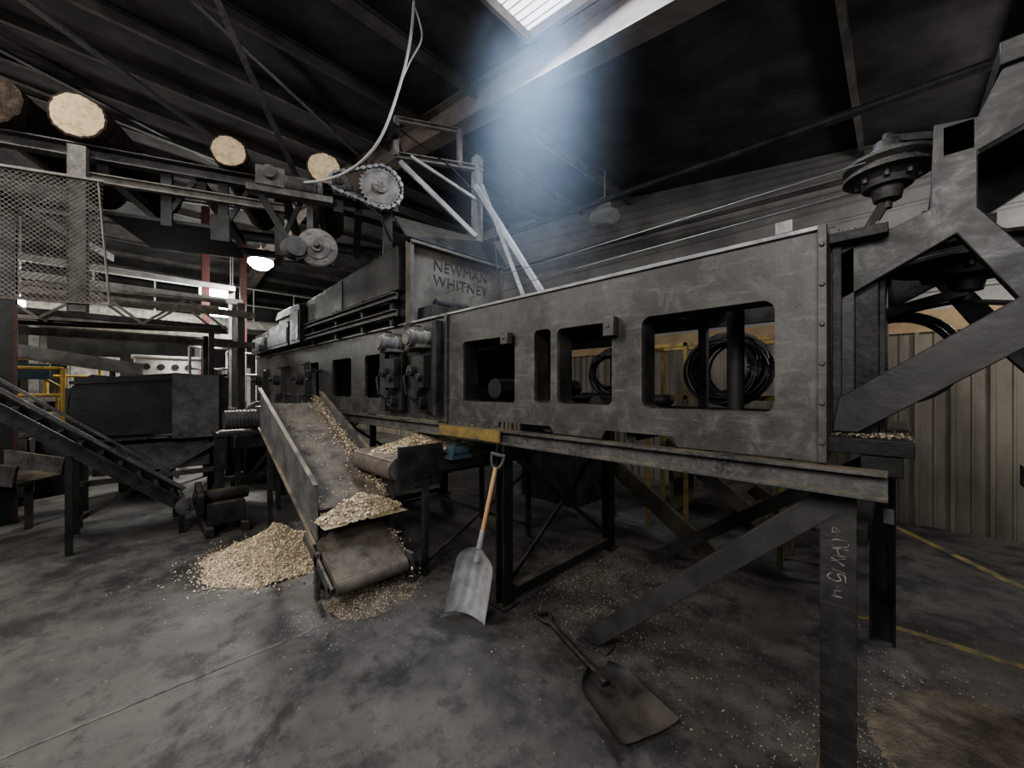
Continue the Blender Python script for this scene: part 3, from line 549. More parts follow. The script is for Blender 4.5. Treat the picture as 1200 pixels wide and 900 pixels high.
def log(lx,z,r,ln,y0,seed,lab,cutdark=False):
    b=B(TD); seg,rings=48,14; vs=[];fs=[]
    for i in range(rings+1):
        y=y0+ln*i/rings
        for k in range(seg):
            a=2*math.pi*k/seg; rr=r*(1+.06*noise.noise(Vector((math.cos(a)*1.2+seed,math.sin(a)*1.2,y*1.5)))+.07*noise.noise(Vector((math.cos(a)*7+seed,math.sin(a)*7,y*4)))); vs.append((lx+rr*math.cos(a),y,z+rr*math.sin(a)))
    for i in range(rings):
        for k in range(seg): fs.append((i*seg+k,i*seg+(k+1)%seg,(i+1)*seg+(k+1)%seg,(i+1)*seg+k))
    b.add(vs,fs,0)
    for i,o in ((0,0),(rings,rings*seg)):
        base=vs[o:o+seg]; inner=[((p[0]-lx)*.91+lx,p[1]+(-.002 if i==0 else .002),(p[2]-z)*.91+z) for p in base]
        b.add(base+inner,[(k,(k+1)%seg,(k+1)%seg+seg,k+seg) for k in range(seg)],0); b.add(inner,[tuple(range(seg))],1)
    b.obj('log',[M_BARK,M_BARK if cutdark else M_CUT],label=lab,cat='log',group='logs on the log deck',smooth=True)
log(.0,3.895,.19,1.6,-.06,1,'thick bark-covered log with pale cut end on the deck')
log(-.52,3.90,.20,1.6,-.06,5,'dark weathered log with a blackened cut end',True)
log(1.05,3.855,.15,1.6,-.05,9,'slender log with pale sawn face above the drive')
log(1.87,3.87,.165,1.6,-.06,14,'log with pale sawn face beside the chain drive')

b=B(); b.tube(smooth_pts([(-3.0,1.78,5.03),(-3.02,1.76,4.7),(-3.1,1.71,4.32),(-3.25,1.6,3.85),(-3.5,1.48,3.64),(-3.9,1.36,3.62),(-4.25,1.2,3.66)]),.013); b.obj('electric_cable',M_CABLE,label='grey electric cable drooping from the roof to the drive motor',cat='cable')
b=B(); b.tube(smooth_pts([(-3.04,1.80,5.03),(-3.0,1.86,4.75),(-3.1,1.8,4.55),(-3.1,1.71,4.32)]),.008); b.obj('electric_cable',M_CABLE,label='thin grey cable looped beside the drooping cable',cat='cable')

# ------------------------------------------------------------ discharge conveyors
DC=empty('discharge_chute',(-4,1.35,0),'inclined steel belt chute with tall plain side boards and dusty belt','conveyor')
YA,YB=1.12,1.66; YM=(YA+YB)/2
A=Vector((-5.0,YM,1.36)); E=Vector((-3.2,YM,.58))
def board(y,dn,h,h2,m):
    b=B(); p0=Vector((A.x,y,A.z-dn));p1=Vector((E.x,y,E.z-dn)); q0=Vector((A.x,y,A.z+h)); q1=Vector((E.x,y,E.z+h2)); o=Vector((0,.014,0))
    b.add([p0,p1,q1,q0,p0+o,p1+o,q1+o,q0+o],[(0,1,2,3),(7,6,5,4),(0,4,5,1),(1,5,6,2),(2,6,7,3),(3,7,4,0)])
    b.beam(q0+Vector((0,-.005,0)),q1+Vector((0,-.005,0)),.035,.012); b.beam(p0+Vector((0,-.005,0)),p1+Vector((0,-.005,0)),.035,.012); b.obj('side_board',m,DC)
board(YA-.08,.20,.24,.26,M_BOARD); board(YB+.02,.05,.2,.24,M_BOARD)
b=B(); b.beam(A+Vector((0,-.03,.06)),E+Vector((0,-.03,.06)),YB-YA+.05,.012)
b.obj('belt',M_BELT,DC)
for y in (YA-.02,YB-.02): B().chan((A.x,y,A.z-.03),(E.x,y,E.z-.03),.06,.1).obj('frame_rail',M_MID,DC)
for x,z in ((-3.25,.58),(-4.85,1.28)):
    for y in (YA-.02,YB-.02): B().beam((x,y,0),(x,y,z),.045,.045).obj('leg',M_DARK,DC)
pts=[]
for _ in range(3000):
    t=random.random(); k=random.random()
    y=YA-.05+abs(random.gauss(0,.02)) if k<.2 else (YB-.02-abs(random.gauss(0,.05)) if k<.93 else random.uniform(YA,YB))
    y=min(max(y,YA-.05),YB-.01); p=A+(E-A)*t; pts.append((p.x,y,p.z+.07+random.uniform(0,.06)*(1.6 if y>YB-.1 else .3)))
chips('loose_chips',pts,.004,.011,M_CHIP,DC)
CB=empty('cross_belt_conveyor',(-3.0,2.2,0),'short level belt conveyor loaded with chips beneath the machine','conveyor')
x0,x1=-3.6,-2.88; zc=.93; r=.1
b=B(); prof=[(1.58-r*math.sin(a),zc+r*math.cos(a)) for a in np.linspace(0,math.pi,10)]+[(3.2+r*math.sin(a),zc-r*math.cos(a)) for a in np.linspace(0,math.pi,10)]
n=len(prof); b.add([(x0,p[0],p[1]) for p in prof]+[(x1,p[0],p[1]) for p in prof],[(i,(i+1)%n,(i+1)%n+n,i+n) for i in range(n)]); b.obj('belt',M_BELT,CB)
for y in (1.58,3.2): B().cyl((x0-.03,y,zc),(x1+.005,y,zc),r-.006).obj('roller',M_MID,CB)
b=B(); b.bx((x1+.01,1.55,.76),(x1+.03,1.98,1.12)).cut(); b.bx((x1+.01,1.98,.86),(x1+.03,3.2,1.0)).cut(); b.bx((x0-.03,1.8,.8),(x0-.01,3.2,1.05)); b.obj('side_plate',M_FRAME,CB,bevel=.002)
for x in (x0-.03,x1+.03):
    for y in (1.8,3.1): B().beam((x,y,0),(x,y,.86),.045,.045).obj('leg',M_DARK,CB)
b=B(); b.beam((x1+.03,1.8,.1),(x1+.03,3.1,.7),.01,.03).cut(); b.beam((x1+.05,1.8,.7),(x1+.05,3.1,.1),.01,.03); b.obj('cross_brace',M_DARK,CB)
b=B(); b.cyl((-2.8,2.02,1.04),(-2.8,2.2,1.04),.055); b.bx((-2.86,2.0,.97),(-2.74,2.22,1.0)); b.bx((-2.82,2.05,1.09),(-2.76,2.12,1.13)); b.obj('belt_motor',M_BLUE,CB)
def heap(name,cx,cy,z0,rx,ry,h,m,seed,parent=None,label=None,cat=None,n=46,pw=1.0,dens=2.0,lump=.010):
    b=B(); vs=[];fs=[]
    for i in range(n+1):
        for j in range(n+1):
            a=-1+2*i/n; c=-1+2*j/n; rr=math.hypot(a,c); ang=math.atan2(c,a)
            k=1+.22*noise.noise(Vector((math.cos(ang)*1.4+seed,math.sin(ang)*1.4,0)))+.06*noise.noise(Vector((math.cos(ang)*6+seed,math.sin(ang)*6,2)))
            q=max(0,1-rr/k); z=h*(q**pw)*(1+.25*noise.noise(Vector((a*3+seed,c*3,0))))+ (lump*noise.noise(Vector((a*14,c*14,seed))) if q>0.02 else -.01)
            vs.append((cx+a*rx*1.15,cy+c*ry*1.15,z0+z))
    for i in range(n):
        for j in range(n): fs.append((i*(n+1)+j,(i+1)*(n+1)+j,(i+1)*(n+1)+j+1,i*(n+1)+j+1))
    b.add(vs,fs); o=b.obj(name,m,parent,label,cat,kind='stuff')
    sel=[v for v in vs if v[2]>z0+.004]; pts=[]
    for _ in range(int(len(sel)*dens)):
        v=random.choice(sel); pts.append((v[0]+random.uniform(-1,1)*rx/n,v[1]+random.uniform(-1,1)*ry/n,v[2]+random.uniform(0,.008)))
    return o,pts
o,pts=heap('chips_on_belt',-3.24,2.15,1.02,.30,.56,.17,M_PILE,3,CB,dens=5,lump=.02); chips('loose_chips',pts,.005,.017,M_CHIP,CB)
LB=empty('lower_belt_conveyor',(-3.0,1.35,0),'low worn fabric belt conveyor end with clinging chips','conveyor')
b=B(); q=Vector((-3.35,1.3,.40)); e=Vector((-2.83,1.3,.17)); dd=(e-q).normalized(); nn=Vector((-dd.z,0,dd.x)); r=.06; prof=[]
for a in np.linspace(math.pi/2,-math.pi/2,10): prof.append(e+dd*r*math.cos(a)+nn*r*math.sin(a))
for a in np.linspace(-math.pi/2,-3*math.pi/2,10): prof.append(q+dd*r*math.cos(a)+nn*r*math.sin(a))
n=len(prof); b.add([(p.x,1.04,p.z) for p in prof]+[(p.x,1.6,p.z) for p in prof],[(i,(i+1)%n,(i+1)%n+n,i+n) for i in range(n)]+[tuple(range(n)),tuple(range(n,2*n))])
for i in range(26):
    p=q+(e-q)*(i+.5)/26+nn*r; b.cyl((p.x,1.05,p.z-.001),(p.x,1.59,p.z-.001),.004,seg=6)
b.obj('belt',M_BELT,LB)
b=B(); b.cyl((e.x,1.0,e.z),(e.x,1.66,e.z),.02); b.bx((e.x-.05,1.62,0),(e.x+.05,1.65,.26)); b.beam((-3.38,1.63,.41),(-2.8,1.63,.16),.02,.07); b.cut(); b.bx((e.x-.3,1.0,0),(e.x-.25,1.03,.35)); b.beam((-3.38,1.01,.41),(-2.8,1.01,.16),.02,.07); b.obj('frame_rail',M_MID,LB)
B().bx((-3.28,1.1,.54),(-3.12,1.66,.552)).obj('catch_tray',M_MID,LB)
B().bx((-3.28,1.66,0),(-3.24,1.70,.54)).obj('tray_support',M_MID,LB)
o,pts=heap('chips_on_tray',-3.17,1.38,.55,.14,.30,.17,M_PILE,8,LB,dens=6,lump=.025); chips('loose_chips',pts,.006,.018,M_CHIP,LB)
pts=[(-2.86+random.gauss(0,.06)-.3*t,1.64+random.gauss(0,.018),.06+.27*t+random.uniform(0,.05)) for t in [random.random() for _ in range(700)]]
chips('clinging_chips',pts,.004,.013,M_CHIP,LB)
o,pts=heap('wood_chip_pile',-4.22,.99,0,.54,.52,.31,M_PILE,2,None,'heap of pale wood chips on the concrete floor','wood chips',100,1.5,2.2,.014)
for _ in range(6500):
    a=random.uniform(0,6.3); r=abs(random.gauss(.38,.17)); pts.append((-4.22+r*math.cos(a),.99+r*math.sin(a),.006))
chips('loose_chips',pts,.003,.013,M_CHIP,o)
pts=[]
def sc(n,cx,cy,sx,sy): 
    for _ in range(n): pts.append((random.gauss(cx,sx),random.gauss(cy,sy),.003+random.random()*.002))
sc(5200,-1.8,2.85,.45,.4); sc(1500,-1.3,2.35,.35,.25); sc(7500,.3,2.4,.3,.35); sc(1000,-.1,1.8,.25,.25); sc(2200,-2.85,1.3,.2,.3); sc(1200,-3.4,2.6,.6,.5); sc(1200,-4.5,.6,.7,.7); sc(900,-1,3.5,.8,.5)
for _ in range(1200): pts.append((random.uniform(-7,1),random.uniform(-.5,5),.003))
pts=[p for p in pts if p[1]<6.4]
chips('scattered_chips',pts,.0015,.006,M_DCHIP,None,'loose wood chips littering the concrete floor','wood chips',.25)
o,p2=heap('sawdust_drift',-2.85,1.35,0,.24,.34,.04,M_DRIFT,7,None,'low drift of sawdust beneath the belt end','sawdust',40,.8,2.5); chips('loose_chips',p2,.003,.009,M_DCHIP,o)
o,p2=heap('sawdust_drift',.35,2.5,0,.4,.5,.04,M_DRIFT,9,None,'thin dirty sawdust drift at the machine foot','sawdust',40,.8)

# ------------------------------------------------------------ shovels
def shovel(P0,P1,face,m_blade,m_handle,m_grip,name,label,bw=.27,bl=.4,rib=.007):
    P0=Vector(P0);P1=Vector(P1); ax=(P1-P0).normalized(); f=Vector(face); f=(f-ax*f.dot(ax)).normalized(); sd=ax.cross(f).normalized(); Lg=(P1-P0).length
    X=Matrix(((sd.x,ax.x,f.x,P0.x),(sd.y,ax.y,f.y,P0.y),(sd.z,ax.z,f.z,P0.z),(0,0,0,1)))
    S=empty(name,(P0+P1)/2*1.0,label,'shovel'); 
    b=B(X); nx,ny=24,18; vs=[];fs=[]
    for th in (0,-.003):
        for j in range(ny+1):
            v=j/ny
            for i in range(nx+1):
                s=-1+2*i/nx; w=bw/2*(1-.12*v if v<.75 else (1-.12*.75)*(1-((v-.75)/.25)**2*.6))
                zz=.05*abs(s)**3*(1-.2*v)+.05*max(0,(v-.55)/.45)**2+rib*math.cos(s*math.pi*4)*(.1<v<.8)
                vs.append((s*w,v*bl-.02*abs(s)**2*(1-v),zz+th))
    q=(nx+1)*(ny+1)
    for j in range(ny):
        for i in range(nx):
            a=j*(nx+1)+i; fs.append((a,a+1,a+nx+2,a+nx+1)); fs.append((q+a,q+a+nx+1,q+a+nx+2,q+a+1))
    for i in range(nx): fs.append((i,q+i,q+i+1,i+1)); a=ny*(nx+1)+i; fs.append((a,a+1,q+a+1,q+a))
    for j in range(ny): a=j*(nx+1); fs.append((a,a+nx+1,q+a+nx+1,q+a)); a+=nx; fs.append((a,q+a,q+a+nx+1,a+nx+1))
    b.add(vs,fs); b.obj('blade',m_blade,S)
    b=B(X); b.cyl((0,bl*.8,.02),(0,bl+.12,.02),.026,.018); b.obj('socket',m_blade,S)
    b=B(X); b.cyl((0,bl+.02,.02),(0,Lg-.11,.0),.016,seg=14); b.obj('handle',m_handle,S)
    b=B(X); b.tube(smooth_pts([(0,Lg-.13,0),(-.035,Lg-.09,0),(-.05,Lg-.02,0)]),.011); b.tube(smooth_pts([(0,Lg-.13,0),(.035,Lg-.09,0),(.05,Lg-.02,0)]),.011); b.cyl((-.055,Lg-.02,0),(.055,Lg-.02,0),.014); b.obj('grip',m_grip,S)
shovel((-2.12,1.68,.02),(-2.02,1.885,1.14),(.5,-1,.1),M_ALU,M_WOOD,M_MID,'scoop_shovel','aluminium scoop shovel with wooden handle leaning on a leg',.31,.47)
shovel((-.80,1.66,.02),(-1.74,2.02,.05),(.05,.05,1),M_BLACK,M_BLACK,M_BLACK,'black_shovel','black shovel with D-shaped grip lying on the floor',.36,.36,.0)

# ------------------------------------------------------------ dark conveyor unit
IC=empty('chain_conveyor',(-6,-.3,0),'dark inclined chain conveyor with steel rails','conveyor')
p0=Vector((-5.6,-1.6,2.1));p1=Vector((-5.6,.45,.28))
for x in (0,-.75):
    B().chan(p0+Vector((x,0,0)),p1+Vector((x,0,0)),.05,.12).obj('side_rail',M_DARK,IC)
    B().beam(p0+Vector((x,0,.2)),p1+Vector((x,0,.2)),.03,.03).obj('guard_rail',M_MID,IC)
b=B()
for i in range(14):
    p=p0+(p1-p0)*(i+.5)/14; b.bx((p.x-.74,p.y-.02,p.z-.01),(p.x-.01,p.y+.02,p.z+.03))
b.beam(p0+Vector((-.375,0,-.03)),p1+Vector((-.375,0,-.03)),.7,.01); b.obj('slat_chain',M_BLACK,IC)
for y,z in ((-1.3,1.75),(-.4,.95),(.42,.3)):
    for x in (-5.6,-6.35): B().beam((x,y,0),(x,y,z),.05,.05).obj('leg',M_BLACK,IC)
b=B(); b.cyl((-6.4,.45,.3),(-5.5,.45,.3),.03); b.lathe([(.02,0),(.09,0),(.09,.03),(.02,.03)],(-5.56,.45,.3),(1,0,0)); b.obj('tail_shaft',M_MID,IC)
HB=empty('hopper_bin',(-7,.3,0),'black sheet-steel hopper bin on legs with a loose plate','hopper')
b=B(); b.plate([(-.5,1.05),(.95,1.0),(1.0,1.75),(.45,1.80),(-.1,1.74),(-.3,1.76),(-.45,1.62)],[],.01,lambda v:Vector((-6.6+v[2],v[0],v[1]))); b.bx((-7.6,-.5,1.05),(-7.58,.98,1.75)); b.bx((-7.6,-.5,1.0),(-6.6,-.48,1.6)); b.bx((-7.6,.97,1.0),(-6.6,.99,1.75)); b.bx((-7.6,-.5,.98),(-6.6,.98,1.0)); b.beam((-6.59,-.47,1.66),(-6.59,.98,1.78),.04,.04); b.obj('bin_body',M_BLACK,HB)
b=B(); b.bx((-6.57,.4,.95),(-6.55,.88,1.78)); b.obj('front_plate',M_MID,HB)
for x in (-7.55,-6.65):
    for y in (-.4,.9): B().beam((x,y,0),(x,y,1.0),.06,.06).obj('leg',M_BLACK,HB)
B().beam((-6.6,-.4,.5),(-6.6,.9,.5),.04,.06).obj('cross_rail',M_MID,HB)
B().beam((-6.58,-.4,.1),(-6.58,.9,.9),.02,.05).obj('cross_rail',M_MID,HB)
B().bx((-7.3,-.3,.55),(-6.7,.8,.9)).obj('lower_tray',M_MID,HB,bevel=.01)
GM=empty('gear_motor_stand',(-5.9,1.1,0),'grimy gear motor on an angle-iron stand','motor')
b=B(); b.cyl((-5.95,.85,1.2),(-5.95,1.2,1.2),.12); b.bx((-6.1,1.2,1.05),(-5.8,1.4,1.36)); b.cyl((-5.8,1.3,1.2),(-5.7,1.3,1.2),.08)
for i in range(8): b.ring((-5.95,.88+i*.04,1.2),.122,.006,(0,1,0),n=22,seg=5)
b.obj('motor_body',M_MID,GM,bevel=.003)
b=B(); b.bx((-6.2,.75,1.02),(-5.7,1.45,1.06))
for x in (-6.15,-5.75):
    for y in (.8,1.4): b.angle((x,y,0),(x,y,1.02),.05,.05,.008)
b.beam((-5.75,.8,.1),(-5.75,1.4,.95),.01,.04); b.beam((-5.75,.8,.5),(-5.75,1.4,.5),.02,.05); b.obj('stand',M_DARK,GM)
GB=empty('auger_drive',(-6.6,1.3,0),'dusty auger drive housing with belt guard on a low frame','machine')
b=B(); b.bx((-7.0,1.05,.75),(-6.5,1.7,1.15)); b.lathe([(0,0),(.2,0),(.22,.03),(.22,.1),(0,.1)],(-6.5,1.35,1.2),(1,0,0)); b.cyl((-7.4,1.4,1.1),(-6.5,1.4,1.1),.1); b.obj('housing',M_MID,GB,bevel=.01)
b=B()
for x in (-6.95,-6.55):
    for y in (1.1,1.65): b.beam((x,y,0),(x,y,.75),.05,.05)
b.beam((-6.55,1.1,.15),(-6.55,1.65,.6),.01,.04); b.obj('stand',M_DARK,GB)
LC=empty('drag_conveyor',(-7.8,-1.2,0),'low dark drag conveyor with steel trough and braced legs','conveyor')
b=B(); b.beam((-8.2,-2.6,1.0),(-6.9,-.7,.55),.5,.04); b.beam((-8.4,-2.4,1.1),(-7.1,-.55,.65),.03,.22); b.beam((-7.95,-2.75,1.1),(-6.65,-.85,.65),.03,.22); b.obj('trough',M_MID,LC)
b=B()
for (x,y,z) in ((-8.1,-2.4,1.0),(-7.0,-.8,.58)):
    b.cut(); b.beam((x,y,0),(x,y,z),.06,.06)
b.obj('leg',M_DARK,LC)
LU=empty('floor_drive_unit',(-5.4,.75,0),'dark greasy drive unit with shafts and chain guard on the floor','machine')
b=B(); b.bx((-5.6,.6,.10),(-5.25,.95,.34)); b.cyl((-5.4,.5,.4),(-5.4,1.0,.4),.07); b.poly([(-5.6,.26),(-5.25,.2),(-5.2,.46),(-5.5,.56)],.52,.58); b.obj('housing',M_DARK,LU,bevel=.01)
b=B(); b.bx((-5.7,.58,0),(-5.15,.65,.10)); b.cut(); b.bx((-5.7,.9,0),(-5.15,.97,.10)); b.obj('skid',M_DARK,LU)

# ------------------------------------------------------------ far hall equipment
PF=empty('mezzanine_platform',(-12,0,0),'raised steel operator platform with posts and deck','platform')
B().bx((-13.6,-3,1.35),(-11.4,1.9,1.45)).obj('deck',M_DUSTY,PF)
for x in (-13.5,-11.5):
    for y in (-2.9,-1.2,.4,1.8): B().beam((x,y,0),(x,y,1.35),.1,.1).obj('leg',M_MID,PF)
def rail(name,P,m,lab,z0,h=1.0):
    R_=empty(name,(P[0][0],P[0][1],z0),lab,'guardrail','guardrails around the platforms')
    for p in P: B().cyl((p[0],p[1],z0),(p[0],p[1],z0+h),.03).obj('post',m,R_)
    for a,c in zip(P,P[1:]):
        for zz in (h,h*.55): B().cyl((a[0],a[1],z0+zz),(c[0],c[1],z0+zz),.026).obj('rail',m,R_)
rail('guardrail',[(-11.45,-2.9),(-11.45,-2),(-11.45,-1.1),(-11.45,-.4)],M_YEL,'yellow tubular guardrail on the platform edge',1.45,.7)
rail('guardrail',[(-11.45,1.0),(-11.45,1.85),(-12.5,1.85)],M_PIPE,'grey tubular guardrail by the stairs',1.45,1.1)
rail('guardrail',[(-10.6,1.9),(-10.6,2.3),(-11.4,2.3)],M_PIPE,'grey tubular guardrail at the machine end',1.3,1.1)
rail('guardrail',[(-9.0,-2.2),(-9.0,-1.4),(-9.0,-.7)],M_YEL,'yellow tubular guardrail standing on a low plinth',1.0,.9)
B().bx((-9.08,-2.3,0),(-8.92,-.6,1.0)).obj('guard_plinth',M_MID,label='low grey plinth wall carrying the yellow guardrail',cat='plinth')
ST=empty('steel_stair',(-11,-.9,0),'yellow-railed steel stair up to the platform','stairs')
for i in range(7): z=.2*(i+1); B().bx((-11.38,-.3-i*.22+.0,z-.03),(-10.7,-.1-i*.22,z)).obj('tread',M_MID,ST)
b=B(); b.beam((-10.68,-.1,.05),(-10.68,-1.7,1.4),.03,.16).cut(); b.beam((-11.39,-.1,.05),(-11.39,-1.7,1.4),.03,.16); b.obj('stringer',M_YEL,ST)
b=B(); b.cyl((-10.68,-.1,1.0),(-10.68,-1.7,2.3),.025)
for t in (0,.5,1): b.cyl((-10.68,-.1-1.6*t,.08+1.3*t),(-10.68,-.1-1.6*t,1.0+1.3*t),.022)
b.obj('handrail',M_YEL,ST)
CC=empty('control_console',(-12.6,.6,1.45),'dusty pale operator console with dark gauges','control console')
b=B(); b.bx((-12.9,.1,1.45),(-12.2,1.3,2.3)); b.bx((-12.95,.05,2.3),(-12.15,1.35,2.36)); b.obj('body',M_WHITE,CC,bevel=.01)
for y in (.3,.55,.8,1.05): B().cyl((-12.2,y,2.1),(-12.18,y,2.1),.07).obj('gauge',M_BLACK,CC)
SB=empty('sorting_conveyor',(-10,.5,0),'long pale sorting conveyor with rollers on legs','conveyor')
for x in (-10.3,-9.6): B().bx((x,-2.6,1.0),(x+.05,1.6,1.2)).obj('side_rail',M_LIGHT,SB)
for i in range(16): B().cyl((-10.25,-2.5+i*.26,1.14),(-9.6,-2.5+i*.26,1.14),.05,seg=12).obj('roller',M_MID,SB)
for x in (-10.28,-9.58):
    for y in (-2.5,-.8,.6,1.5): B().beam((x,y,0),(x,y,1.0),.07,.07).obj('leg',M_MID,SB)
VT=empty('vibrating_tray',(-9.9,-1.1,1.2),'pale slanted sheet-metal vibrating tray on springs','machine')
b=B(); b.beam((-10.2,-2.6,2.35),(-10.2,.2,1.85),.6,.03); b.beam((-9.9,-2.6,2.45),(-9.9,.2,1.95),.03,.2); b.beam((-10.5,-2.6,2.45),(-10.5,.2,1.95),.03,.2); b.obj('tray',M_PIPE,VT)
for x,y,z in ((-9.95,-2.2,2.25),(-9.95,-.2,1.9),(-10.45,-2.2,2.25),(-10.45,-.2,1.9)): B().cyl((x,y,.0 if x<-10.4 else 1.2),(x,y,z),.035).obj('leg',M_MID,VT)
B().bx((-10.1,-1.3,1.75),(-9.8,-.9,2.0)).obj('vibrator_motor',M_BLUE,VT,bevel=.01)
OG=empty('overhead_walkway',(-14,0,0),'overhead steel walkway frame with dusty handrails','walkway')
for x in (-15,-13.8):
    B().ibeam((x,-5,3.5),(x,6,3.5),.15,.25).obj('beam',M_DUSTY,OG)
    for y in (-4.5,-1.5,1.5,5): B().ibeam((x,y,0),(x,y,3.4),.15,.15,up=(1,0,0)).obj('column',M_MID,OG)
B().bx((-15,-5,3.62),(-13.8,6,3.66)).obj('deck',M_MID,OG)
b=B()
for z in (4.1,4.6): b.cyl((-13.8,-5,z),(-13.8,6,z),.022)
for y in np.arange(-5,6.1,1.1): b.cyl((-13.8,y,3.6),(-13.8,y,4.6),.02)
b.obj('handrail',M_PIPE,OG)
for i,(x,y) in enumerate(((-11.15,1.25),(-12.2,2.15))):
    b=B(); b.ibeam((x,y,0),(x,y,roof(x)-.16),.14,.14,up=(1,0,0)); b.bx((x-.12,y-.12,0),(x+.12,y+.12,.02)); b.obj('red_column',M_RED,label='dull red steel column rising beside the platform',cat='column',group='red columns')
for i,(x,y,w,d,h,m) in enumerate(((-15.5,-2.4,.9,.6,2.0,M_MID),(-16,.6,1.4,.8,1.5,M_BLUE),(-16.2,2.6,.8,.8,2.3,M_WHITE),(-15.8,4.4,1.2,.8,1.4,M_MID),(-8.45,-2.9,.5,.4,1.6,M_MID),(-14.6,-.6,.9,.7,2.4,M_DUSTY))):
    c=empty('machine_cabinet',(x,y,0),'grimy sheet-metal machine cabinet standing on the floor','cabinet','machine cabinets')
    b=B(); b.bx((x-d/2,y-w/2,.08),(x+d/2,y+w/2,h)); b.bx((x-d/2+.05,y-w/2+.05,0),(x+d/2-.05,y+w/2-.05,.08)); b.obj('body',m,c,bevel=.01)
    for s in (0,1): B().bx((x+d/2,y-w/2+.06 if s==0 else y+.02,.2),(x+d/2+.02,y-.02 if s==0 else y+w/2-.06,h-.1)).obj('door',m,c,bevel=.004)
for z,x in ((3.0,-9.2),(2.4,-9.2),(3.45,-10.4),(3.9,-11.2),(2.75,-11.2)):
    B().bx((x,-3.5,z),(x+.13,1.8,z+.11)).obj('overhead_rail',M_PIPE if z>3.2 else M_DUSTY,label='horizontal steel rail spanning between conveyors',cat='rail',group='overhead rails')
for x,y,z in ((-9.3,-2.2,3.3),(-9.3,1.6,3.3),(-10.45,-2.6,3.5),(-10.45,1.7,3.5),(-11.25,-2.6,4.0),(-11.25,1.75,4.0)): B().ibeam((x,y,0),(x,y,z),.12,.12,up=(1,0,0)).obj('overhead_rail_post',M_MID,label='dark steel post carrying the overhead rails',cat='post',group='overhead rail posts')
BR=empty('conveyor_bridge',(-8.6,-.8,0),'overhead lattice conveyor bridge with dusty trough','conveyor')
for x in (-8.2,-8.9):
    for z in (2.55,3.0): B().angle((x,-3.4,z-.1),(x,1.2,z+.1),.06,.06,.01).obj('chord',M_DUSTY,BR)
    b=B()
    for i in range(9):
        y=-3.4+i*.51; s=(y+3.4)/4.6*.2-.1
        b.beam((x,y,2.55+s),(x,y+.51,3.0+s),.02,.035) if i%2 else b.beam((x,y,3.0+s),(x,y+.51,2.55+s),.02,.035)
    b.obj('lattice',M_DUSTY,BR)
B().bx((-8.9,-3.4,2.6),(-8.2,1.2,2.68)).obj('trough',M_DARK,BR)
for y in (-3.0,1.0):
    for x in (-8.2,-8.9): B().beam((x,y,0),(x,y,2.55),.07,.07).obj('leg',M_DARK,BR)
for i,(x,y,s,h) in enumerate(((-8.6,-1.2,.5,.9),(-8.3,.2,.6,.7),(-8.6,1.45,.4,1.2),(-7.9,1.6,.35,.9))):
    c=empty('scrap_bin',(x,y,0),'dark dented steel bin standing between conveyors','bin','steel bins between conveyors')
    b=B(); t=.02; a=s/2
    b.bx((x-a,y-a,.1),(x+a,y+a,.12)); b.bx((x-a,y-a,.1),(x-a+t,y+a,h)); b.bx((x+a-t,y-a,.1),(x+a,y+a,h)); b.bx((x-a,y-a,.1),(x+a,y-a+t,h)); b.bx((x-a,y+a-t,.1),(x+a,y+a,h)); b.obj('bin_body',M_DARK,c,bevel=.003)
    for dx in (-a+.05,a-.05):
        for dy in (-a+.05,a-.05): B().bx((x+dx-.03,y+dy-.03,0),(x+dx+.03,y+dy+.03,.1)).obj('foot',M_DARK,c)

YR=empty('yellow_rack',(-1.7,4.3,0),'yellow tubular rack with a black hose hung on it','rack')
for x,y in ((-2.05,4.3),(-1.62,4.3),(-.75,4.3),(-2.05,4.7),(-.75,4.7)): B().beam((x,y,0),(x,y,2.1),.04,.04).obj('post',M_YDIRT,YR)
b=B()
for z in (1.5,2.08): b.beam((-2.05,4.3,z),(-.75,4.3,z),.04,.04).cut(); b.beam((-2.05,4.7,z),(-.75,4.7,z),.04,.04).cut()
for x in (-2.05,-.75): b.beam((x,4.3,2.08),(x,4.7,2.08),.04,.04).cut()
b.obj('cross_rail',M_YDIRT,YR)
for cx,n,R0 in ((-1.16,30,.30),(-2.5,9,.25)):
    b=B()
    for i in range(n): b.ring((cx+random.uniform(-.07,.07),4.265-.009*i,1.80+random.uniform(-.05,.03)),R0+random.uniform(-.07,.035),.0125,(random.uniform(-.12,.12),1,random.uniform(-.12,.12)),n=40,seg=6)
    if cx<-2.4: b.bx((cx-.02,4.25,0),(cx+.02,4.29,2.1)); b.bx((cx-.1,4.15,2.0),(cx+.1,4.29,2.04))
    b.obj('hose_coil',M_RUB,label='thick coil of black rubber hose hanging behind the machine',cat='hose',group='hose coils')
SS=empty('wooden_steps',(-1.3,4.8,0),'low worn steps with dull olive-brown stringers','steps')
for i in range(4): B().bx((-1.0-.25*i-.26,4.9,.2*(i+1)-.03),(-1.0-.25*i,5.6,.2*(i+1))).obj('tread',M_OLIVE,SS)
b=B()
for y in (4.88,5.62): b.cut(); b.beam((-.95,y,.08),(-2.1,y,.9),.03,.16)
b.obj('stringer',M_OLIVE,SS)
B().bx((-2.05,4.9,0),(-2.0,5.6,.8)).obj('riser_board',M_OLIVE,SS)
b=B(); b.bx((-4,4.2,0),(-3,5,1.5)); b.bx((-3.98,4.22,1.5),(-3.02,4.98,1.54)); b.cyl((-3.5,4.6,1.54),(-3.5,4.6,1.9),.12); b.obj('electrical_cabinet',M_DARK,label='dark steel cabinet standing behind the machine',cat='cabinet',bevel=.01)
